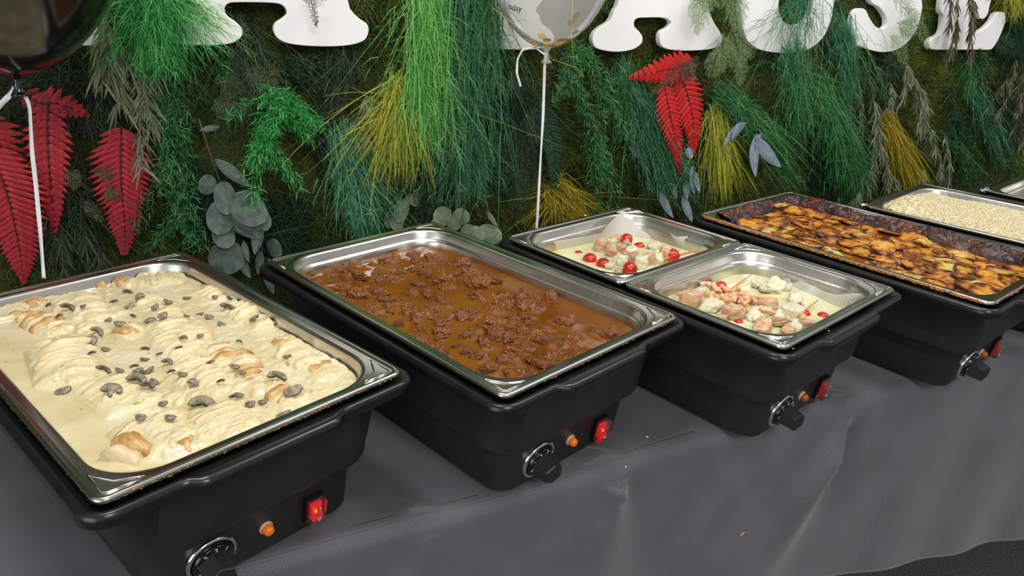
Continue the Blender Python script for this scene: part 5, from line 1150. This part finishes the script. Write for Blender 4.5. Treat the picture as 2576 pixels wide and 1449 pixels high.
plume('reddish-brown lace sprig over the top of the right red fern', 'drab', [((1745, 150), (1650, 230)), ((1740, 170), (1700, 250)), ((1720, 160), (1760, 210))], .105, .11, .028)
plume('tiny pale lace sprigs beside the first red fronds', 'olive', [((185, 420), (180, 500)), ((210, 510), (260, 560)), ((270, 470), (290, 520)), ((240, 430), (300, 460))], .07, .08, .018)
plume('thin lace sprig drawn across the first letter A', 'drab', [((770, -30), (795, 62)), ((760, -20), (868, -4))], .085, .09, .012)
plume('olive lace tips under the first letter A', 'olive', [((590, 180), (570, 300)), ((640, 160), (650, 290)), ((680, 150), (670, 260)), ((560, 240), (570, 310))], .05, .07, .03)

moss_sprigs()
# ---- ferns with real pinnae
def pinna_mesh():
    n = 13; V = []; F = []
    for k in range(n):
        t = k/(n-1); w = 0.5*math.sin(PI*min(1, 0.14+t*0.86))**0.55*(1-t*0.55)*(1+0.10*(k % 2)); y = t; cz = -0.10*t*t
        V += [(-w, y, cz-0.12*w), (0, y+0.02, cz+0.02), (w, y, cz-0.12*w)]
    for k in range(n-1):
        a = k*3; F += [(a, a+1, a+4, a+3), (a+1, a+2, a+5, a+4)]
    return mesh('pinna', V, F)
PIN = pinna_mesh()
redm = mat('dyed_red_fern', [(140, 18, 32), (186, 36, 52), (212, 74, 86)], 0.6, scale=5, transl=0.25, bump=0.3, bscale=9, coords='Object')
redb = mat('bright_red_fern', [(170, 12, 16), (206, 22, 26), (214, 44, 44)], 0.55, scale=5, transl=0.25, bump=0.3, bscale=9)
darkf = mat('dark_sword_fern', [(18, 52, 30), (34, 76, 46)], 0.6, scale=5, transl=0.25)
rachm = mat('fern_rachis', [(70, 16, 26), (50, 12, 20)], 0.6, scale=30)
for m_ in (redm,): PIN.materials.append(m_)
def pin_of(m_):
    me = PIN.copy(); me.materials.clear(); me.materials.append(m_); me.polygons.foreach_set('use_smooth', [True]*len(me.polygons)); return me
PINS = {'red': pin_of(redm), 'bright': pin_of(redb), 'dark': pin_of(darkf)}
def fern(label, kind, path, n, pl0, wscale=0.24, count=24, name='red_fern_frond', sides=(1, 1), droop=0.5, taper=1.0):
    """path: pixel points; pl0: pinna length (m) at widest"""
    r = bunch_root(name, label, path[0][0], path[0][1], n)
    P = np.array([loc_pts(x, y, n+0.012*math.sin(PI*q/(len(path)-1)), r) for q, (x, y) in enumerate(path)])
    d = np.r_[0, np.cumsum(np.linalg.norm(np.diff(P, axis=0), axis=1))]; tt = np.linspace(0, d[-1], 40); C = np.stack([np.interp(tt, d, P[:, k]) for k in range(3)], -1)
    kk = np.ones(7)/7; C2 = C.copy(); 
    for k in range(3): C2[3:-3, k] = np.convolve(C[:, k], kk, 'valid')
    C = C2
    link('rachis', tube([tuple(p) for p in C[::3]]+[tuple(C[-1])], [0.0016]*6+[0.0012]*4+[0.0008]*5 if len(C[::3])+1 == 15 else 0.0012, 5), rachm if kind != 'dark' else pm('dark'), r[0])
    spacing = d[-1]/count
    for q in range(count):
        t = (q+0.5)/count; x = t*39; i = min(int(x), 38); p = C[i]*(1-(x-i))+C[i+1]*(x-i); tg = C[i+1]-C[i]; tg /= np.linalg.norm(tg); sd = np.cross(tg, [0, -1, 0]); sd /= np.linalg.norm(sd)
        Lp = pl0*(min(1, 0.55+t*3.0))*(1-max(0, (t-0.25)/0.78)**1.35*taper)*random.uniform(.92, 1.06)
        if Lp < 0.004: Lp = 0.004
        for sg, on in ((1, sides[0]), (-1, sides[1])):
            if not on: continue
            yv = sd*sg*0.92+tg*(0.28+0.5*t)+np.array([0, 0, -droop*0.25]); yv = Vector(yv).normalized()
            nv = Vector((random.uniform(-.15, .15), -1, random.uniform(-.1, .25))); xv = yv.cross(nv).normalized(); zv = xv.cross(yv)
            o = bpy.data.objects.new('leaflet', PINS[kind]); COL.objects.link(o); o.parent = r[0]
            wd_ = max(spacing*1.30, Lp*wscale*0.7); 
            if zv.y > 0: zv = -zv; xv = -xv
            Mx = Matrix(((xv.x*wd_, yv.x*Lp, zv.x*Lp, p[0]), (xv.y*wd_, yv.y*Lp, zv.y*Lp, p[1]-0.0005*(q % 3)), (xv.z*wd_, yv.z*Lp, zv.z*Lp, p[2]), (0, 0, 0, 1)))
            o.matrix_local = Mx
    return r[0]
fern('large crimson fern frond at the lower left edge', 'red', [(-30, 370), (2, 440), (22, 500), (38, 570), (52, 640), (60, 712)], .09, .060, count=26)
fern('narrow crimson fern frond right of the lower left one, tip curled', 'red', [(122, 262), (118, 330), (122, 400), (128, 470), (136, 540), (138, 585)], .07, .040, count=18)
fern('arched crimson frond under the black balloon', 'red', [(60, 235), (100, 262), (140, 258), (190, 275), (225, 292)], .06, .032, count=10)
fern('broad crimson fern frond hanging alone in the left of the wall', 'red', [(305, 320), (303, 390), (304, 450), (308, 510), (314, 560), (312, 640)], .06, .056, count=24, taper=0.95)
fern('crimson leaflets peeking in at the left edge behind the ribbon', 'red', [(-40, 290), (-10, 340), (10, 400), (20, 470)], .06, .042, count=12)
fern('bright red fern frond in front, hanging to a long tip', 'bright', [(1672, 215), (1682, 270), (1692, 320), (1704, 370), (1712, 440)], .095, .036, count=22)
fern('bright red fern frond behind and right, fuller leaflets', 'bright', [(1706, 170), (1728, 230), (1742, 290), (1748, 340), (1745, 395)], .08, .048, count=20)
fern('bright red frond folded over to the left at the top of the red cluster', 'bright', [(1742, 158), (1700, 172), (1660, 178), (1620, 188), (1580, 196)], .09, .040, count=12, wscale=.5)
fern('dark green sword fern leaning right of the white ribbon', 'dark', [(1368, 255), (1388, 330), (1396, 400), (1396, 460), (1390, 525)], .05, .030, count=34, name='sword_fern_frond')
fern('dark sword fern left of the white ribbon', 'dark', [(1335, 290), (1322, 350), (1322, 420), (1330, 470)], .04, .028, count=24, name='sword_fern_frond')
fern('dark sword fern frond right of the lone blue leaves', 'dark', [(2000, 210), (2030, 270), (2070, 330), (2110, 390)], .04, .036, count=26, name='sword_fern_frond')
fern('dark sword fern at the top right, beside the letter E', 'dark', [(2500, 90), (2540, 120), (2600, 140)], .04, .036, count=22, name='sword_fern_frond')

# ---- eucalyptus
def leaf_mesh(round_=True):
    n = 15; V = []; F = []
    for k in range(n):
        t = k/(n-1); w = (0.5*math.sqrt(max(0, 1-(2*t-1)**2)) if round_ else 0.30*math.sin(PI*t**0.9)**0.85)
        w = max(w, 0.004); V += [(-w, t, -0.16*w+0.08*t*t), (-w*.5, t, -0.04*w+0.08*t*t), (0, t, -0.03*w-0.01+0.08*t*t), (w*.5, t, -0.04*w+0.08*t*t), (w, t, -0.16*w+0.08*t*t)]
    for k in range(n-1):
        for j in range(4): a = k*5+j; F.append((a, a+1, a+6, a+5))
    return mesh('leaf', V, F)
def euc_mat(name, c):
    m = mat(name, c, 0.55, scale=3.0, transl=0.15, bump=0.15, bscale=20, coords='Object'); return m
eu1 = euc_mat('eucalyptus_green', [(64, 80, 72), (86, 104, 96), (108, 122, 104)]); eu2 = euc_mat('eucalyptus_blue', [(104, 118, 138), (128, 142, 160), (146, 158, 172)]); eu3 = euc_mat('eucalyptus_pale', [(100, 116, 88), (124, 138, 112), (138, 150, 128)])
LM = {}
for k_, m_ in (('g', eu1), ('b', eu2), ('p', eu3)):
    for rd in (0, 1):
        me = leaf_mesh(bool(rd)); me.materials.append(m_); me.polygons.foreach_set('use_smooth', [True]*len(me.polygons)); LM[k_+str(rd)] = me
def eucalyptus(label, key, n, stems, leaves):
    """leaves: (base px, tip px, width ratio, round?)"""
    r = bunch_root('eucalyptus_branch', label, stems[0][0][0], stems[0][0][1], n)
    for st in stems:
        link('twig', tube([tuple(loc_pts(x, y, n-0.006, r)) for x, y in st], 0.0014, 6), stem_m, r[0])
    for q, (a, b, wr, rd) in enumerate(leaves):
        A = loc_pts(a[0], a[1], n-0.002+0.003*(q % 4), r); B = loc_pts(b[0], b[1], n+0.004+0.004*(q % 3), r); yv = Vector(B-A); L_ = yv.length; yv.normalize()
        nv = Vector((random.uniform(-.3, .3), -1, random.uniform(-.05, .35))); xv = yv.cross(nv).normalized(); zv = xv.cross(yv)
        if zv.y > 0: zv = -zv; xv = -xv
        o = bpy.data.objects.new('leaf', LM[key+str(rd)]); COL.objects.link(o); o.parent = r[0]
        W_ = L_*wr; o.matrix_local = Matrix(((xv.x*W_, yv.x*L_, zv.x*L_, A[0]), (xv.y*W_, yv.y*L_, zv.y*L_, A[1]), (xv.z*W_, yv.z*L_, zv.z*L_, A[2]), (0, 0, 0, 1)))
eucalyptus('grey-green eucalyptus with large round leaves between the first two chafers', 'g', .085, [[(500, 300), (540, 420), (570, 500), (590, 600)], [(565, 470), (600, 520), (640, 560)], [(560, 480), (555, 560), (565, 620)]],
 [((545, 470), (498, 460), 1.1, 1), ((562, 455), (570, 540), .62, 1), ((502, 328), (555, 318), .5, 0), ((540, 400), (630, 470), .5, 0), ((570, 500), (545, 590), .0+.75, 1), ((585, 490), (665, 560), .8, 1), ((600, 500), (630, 590), .9, 1), ((575, 530), (655, 600), .55, 0), ((550, 560), (575, 625), .8, 1), ((530, 625), (610, 670), 1.0, 1), ((585, 560), (640, 600), .6, 0), ((612, 605), (625, 660), .5, 0), ((600, 640), (628, 700), .6, 0), ((640, 520), (672, 580), .7, 1), ((655, 560), (640, 640), .6, 0), ((630, 480), (600, 520), .7, 1)])
eucalyptus('second eucalyptus sprig with leaves dangling in the gap beside the stew chafer', 'g', .07, [[(650, 560), (660, 640), (680, 720)]],
 [((655, 630), (650, 690), .6, 0), ((675, 650), (700, 700), .7, 0), ((665, 690), (690, 740), .6, 0), ((680, 600), (700, 650), .6, 1)])
eucalyptus('pale round eucalyptus leaves on bare twigs behind the stew chafer', 'p', .07, [[(1100, 450), (1135, 500), (1190, 545), (1230, 590)], [(1135, 490), (1130, 560)], [(1145, 500), (1150, 570)], [(1200, 540), (1240, 560)]],
 [((1150, 450), (1178, 478), .95, 1), ((1135, 530), (1092, 560), .9, 1), ((1140, 535), (1180, 555), .9, 1), ((1145, 540), (1140, 580), .9, 1), ((1200, 580), (1262, 600), .75, 1), ((1180, 575), (1215, 605), .9, 1), ((1225, 530), (1250, 570), .45, 0), ((1160, 575), (1195, 590), .9, 1), ((1100, 545), (1098, 580), .8, 1)])
eucalyptus('faint eucalyptus leaves left of the bare twigs, below the yellow spray', 'p', .05, [[(1000, 470), (1020, 540)]],
 [((1035, 485), (1015, 530), .6, 0), ((1020, 500), (1000, 560), .6, 1), ((1010, 540), (990, 580), .8, 1), ((985, 530), (975, 575), .6, 1), ((1045, 485), (1042, 520), .8, 1)])
eucalyptus('four smooth blue-grey leaves lying over the yellow grass', 'b', .105, [[(1890, 300), (1910, 350)], [(1880, 305), (1880, 320)]],
 [((1878, 308), (1816, 364), .52, 0), ((1868, 306), (1838, 350), .7, 0), ((1904, 335), (1895, 445), .5, 0), ((1902, 345), (1958, 420), .5, 0), ((1916, 335), (1900, 372), .8, 0)])
eucalyptus('blue-grey leaves behind the teal grass, left of the bright red ferns', 'b', .05, [[(1610, 300), (1615, 360), (1630, 430)]],
 [((1602, 310), (1640, 350), .55, 1), ((1625, 320), (1618, 362), .8, 1), ((1640, 310), (1655, 340), .6, 1), ((1605, 345), (1608, 395), .8, 1), ((1615, 350), (1625, 400), .8, 1), ((1608, 385), (1632, 430), .6, 0)])
eucalyptus('blue-grey leaves dropping below the red fern tip, near the pan corners', 'b', .085, [[(1735, 395), (1735, 440), (1722, 500)], [(1700, 450), (1690, 500)]],
 [((1728, 372), (1740, 398), .7, 1), ((1745, 415), (1735, 460), .5, 0), ((1750, 432), (1758, 485), .45, 0), ((1738, 445), (1745, 488), .6, 0), ((1660, 480), (1690, 548), .48, 0), ((1718, 488), (1740, 560), .48, 0), ((1695, 468), (1702, 500), .5, 0), ((1725, 455), (1728, 500), .6, 0)])

# ============================================================ BALLOONS
def balloon(name, label, knot_px, dist, R, m, ribbon_px, extra=None, squash=1.22):
    d = ray(*knot_px); K = CAM+d*(dist/(d@WN)); x0, y0, z0 = K
    t = thing(name, label, 'balloon', (x0, y0, z0))
    prof = []
    for k in range(40):
        a = PI*k/39; r = R*math.sin(a); z = -R*squash*math.cos(a)
        if z < 0: z *= 1.12; r *= (1-0.10*(z/(R*1.3))**2)
        prof.append((max(r, 0.0001), z))
    zmin = prof[0][1]; prof[0] = (0.0045, zmin-0.006); prof = [(r, z-zmin+0.006) for r, z in prof]
    link('skin', lathe(prof, 72), m, t)
    link('neck', lathe([(0.0045, 0.004), (0.0035, -0.003), (0.0055, -0.006), (0.0048, -0.010), (0.009, -0.017), (0.0105, -0.019), (0.0098, -0.0195), (0.004, -0.012)], 18), m, t)
    return t, K
def ribbon_path(px_list, dists):
    out = []
    for (px, py), ds in zip(px_list, dists): d = ray(px, py); out.append(CAM+d*(ds/(d@WN)))
    return np.array(out)
def ribbon_obj(t, K, pts, w, m):
    P = np.array(pts)-K; d = np.r_[0, np.cumsum(np.linalg.norm(np.diff(P, axis=0), axis=1))]; q = np.linspace(0, d[-1], 60); C = np.stack([np.interp(q, d, P[:, k]) for k in range(3)], -1)
    k = np.ones(5)/5; C2 = C.copy()
    for a in range(3): C2[2:-2, a] = np.convolve(C[:, a], k, 'valid')
    C = C2; tw = np.linspace(0, 1, 60); V = []; F = []
    for i in range(60):
        tg = C[min(i+1, 59)]-C[max(i-1, 0)]; tg /= np.linalg.norm(tg)+1e-9; a0 = np.cross(tg, [0.3, -1, 0.1]); a0 /= np.linalg.norm(a0); b0 = np.cross(tg, a0); th = 0.5*math.sin(tw[i]*9)
        s = a0*math.cos(th)+b0*math.sin(th); V += [C[i]-s*w/2, C[i]+s*w/2]
    for i in range(59): F.append((2*i, 2*i+1, 2*i+3, 2*i+2))
    o = link('ribbon', mesh('ribbon', V, F), m, t); md = o.modifiers.new('t', 'SOLIDIFY'); md.thickness = 0.0003
ribm = mat('white_satin_ribbon', [(222, 226, 232), (236, 238, 242)], 0.3, scale=60)
blk = mat('black_latex', [(14, 12, 12)], 0.16, spec=0.6, coat=0.3)
D1 = 1.10
t1, K1 = balloon('black_balloon', 'glossy black balloon at the top left corner', (42, 200), D1, 0.150, blk, None)
ribbon_obj(t1, K1, ribbon_path([(42, 215), (60, 235), (74, 262), (80, 380), (90, 460), (100, 570), (110, 700)], [D1]*7), 0.0052, ribm)
ribbon_obj(t1, K1, ribbon_path([(42, 212), (24, 240), (-4, 268), (-30, 300)], [D1]*4), 0.0065, ribm)
cl = clear_mat('clear_latex', (0.93, 0.94, 0.93), 0.0, 0.16, 0.30, 1.13)
D2 = 1.235
t2, K2 = balloon('clear_balloon', 'clear balloon with gold confetti inside, in front of the letter P', (1375, 130), D2, 0.112, cl, None, squash=1.25)
ribbon_obj(t2, K2, ribbon_path([(1374, 132), (1370, 165), (1366, 300), (1358, 440), (1349, 590)], [D2-.002]*5), 0.0052, ribm)
ribbon_obj(t2, K2, ribbon_path([(1372, 138), (1345, 118), (1315, 125), (1302, 150), (1300, 185), (1310, 218)], [D2-.004]*6), 0.0042, ribm)
goldm = mat('gold_confetti', [(206, 150, 22), (232, 176, 36)], 0.35, 0.2, scale=200)
cdisc = lathe([(0.0, 0.0003), (0.010, 0.0003), (0.010, -0.0003), (0.0, -0.0003)], 20); cdisc.materials.append(goldm)
Rb = 0.112
def conf_at(a, h):     # point just inside the skin; h height above knot, a azimuth
    z = h-0.006; zz = z-Rb*1.25*1.12; u = max(-1, min(1, zz/(Rb*1.25*1.12))); r = Rb*math.sqrt(max(0, 1-u*u))*(1-0.10*(zz/(Rb*1.3))**2)*0.93
    return Vector((r*math.cos(a), r*math.sin(a), h)), u
for k in range(26):
    a = random.uniform(0, 2*PI); h = random.uniform(0.010, 0.024)
    if k == 0: a, h = -PI/2+0.60, 0.064
    if k == 1: a, h = -PI/2+0.55, 0.054
    if k == 2: a, h = -PI/2+0.95, 0.036
    p, u = conf_at(a, h); o = bpy.data.objects.new('confetti', cdisc); COL.objects.link(o); o.parent = t2; o.location = p
    nrm = Vector((p.x, p.y, (h-0.15)*0.7)).normalized(); o.rotation_euler = nrm.to_track_quat('Z', 'Y').to_euler(); o.scale = (0.75, 0.75, 1)
# small script print on the clear balloon (only its end is in the frame), set flat just in front of the skin
cu = bpy.data.curves.new('print', 'FONT'); cu.body = 'nday'; cu.size = 0.016; cu.shear = 0.4; cu.extrude = 0.0001
tmp = bpy.data.objects.new('tmp', cu); COL.objects.link(tmp); me = bpy.data.meshes.new_from_object(tmp.evaluated_get(bpy.context.evaluated_depsgraph_get())); bpy.data.objects.remove(tmp)
p, u = conf_at(-PI/2-0.92, 0.070); pr = link('printed_word', me, mat('dark_print', [(40, 40, 40)], 0.5), t2, Vector((p.x*1.10, p.y*1.10, p.z)), None, smooth=False); pr.rotation_euler = (PI/2+0.35, 0.1, -0.70)
# gold wires left of the wall strands: thin dried stems
for k, (pts, lb) in enumerate((([(1240, 20), (1330, 90), (1390, 150), (1450, 170), (1462, 186)], 'thin yellow dried stem crossing in front of the clear balloon knot'), ([(1440, 0), (1438, 90), (1442, 150), (1448, 172)], 'thin yellow stem hanging right of the balloon knot'),)):
    P = ribbon_path(pts, [D2-0.13]*len(pts)); o = link('dried_stem', tube([tuple(p_-P[0]) for p_ in P], 0.0004, 5), mat('yellow_stem', [(170, 150, 30), (196, 176, 60)], 0.5, scale=30), None, tuple(P[0])); tag(o, lb, 'stem')

# ============================================================ SMALL BITS ON THE CLOTH
P = front_st(1857, 1335); n2 = np.array([math.sin(math.radians(27)), -math.cos(math.radians(27)), 0])
o = link('confetti_disc', lathe([(0.0, 0.0003), (0.0065, 0.0003), (0.0065, -0.0003), (0.0, -0.0003)], 24), goldm, None, tuple(P+n2*0.012)); o.rotation_euler = Vector(n2).to_track_quat('Z', 'Y').to_euler()
tag(o, 'single gold confetti disc stuck on the hanging cloth', 'confetti')
gm = mat('dry_rice_grain', [(226, 222, 210)], 0.5)
gmesh = mesh('grain', ICO2*np.array([1, .45, .4]), ICOF2); gmesh.materials.append(gm); gmesh.polygons.foreach_set('use_smooth', [True]*len(gmesh.polygons))
for (px, py, z, s, lb) in ((1628, 1099, TABLE_Z+.0012, .0026, 'white crumb on the cloth top between the second and third chafers'), (1574, 1174, TABLE_Z+.004, .002, 'white crumb on the pinched cloth fold'),
                           (1697, 802, PAN_Z-.0065, .0022, 'white crumb on the black rim at the stew pan corner'), (1995, 877, PAN_Z-.0085, .0016, 'white crumb on the rim at the near corner of the fish chafer'), (2085, 832, PAN_Z-.010, .0018, 'white crumb on the front rim of the fish chafer'), (1472, 542, PAN_Z-.004, .003, 'white crumb on the back rim of the fish chafer'),
                           (2202, 778, PAN_Z-.010, .0015, 'tiny crumb near the right end of the fish chafer rim')):
    w = at_height(px, py, z); o = bpy.data.objects.new('crumb', gmesh); COL.objects.link(o); o.location = tuple(w); o.scale = (s, s, s); o.rotation_euler = (0, 0, random.uniform(0, 3)); tag(o, lb, 'crumb', 'white crumbs')
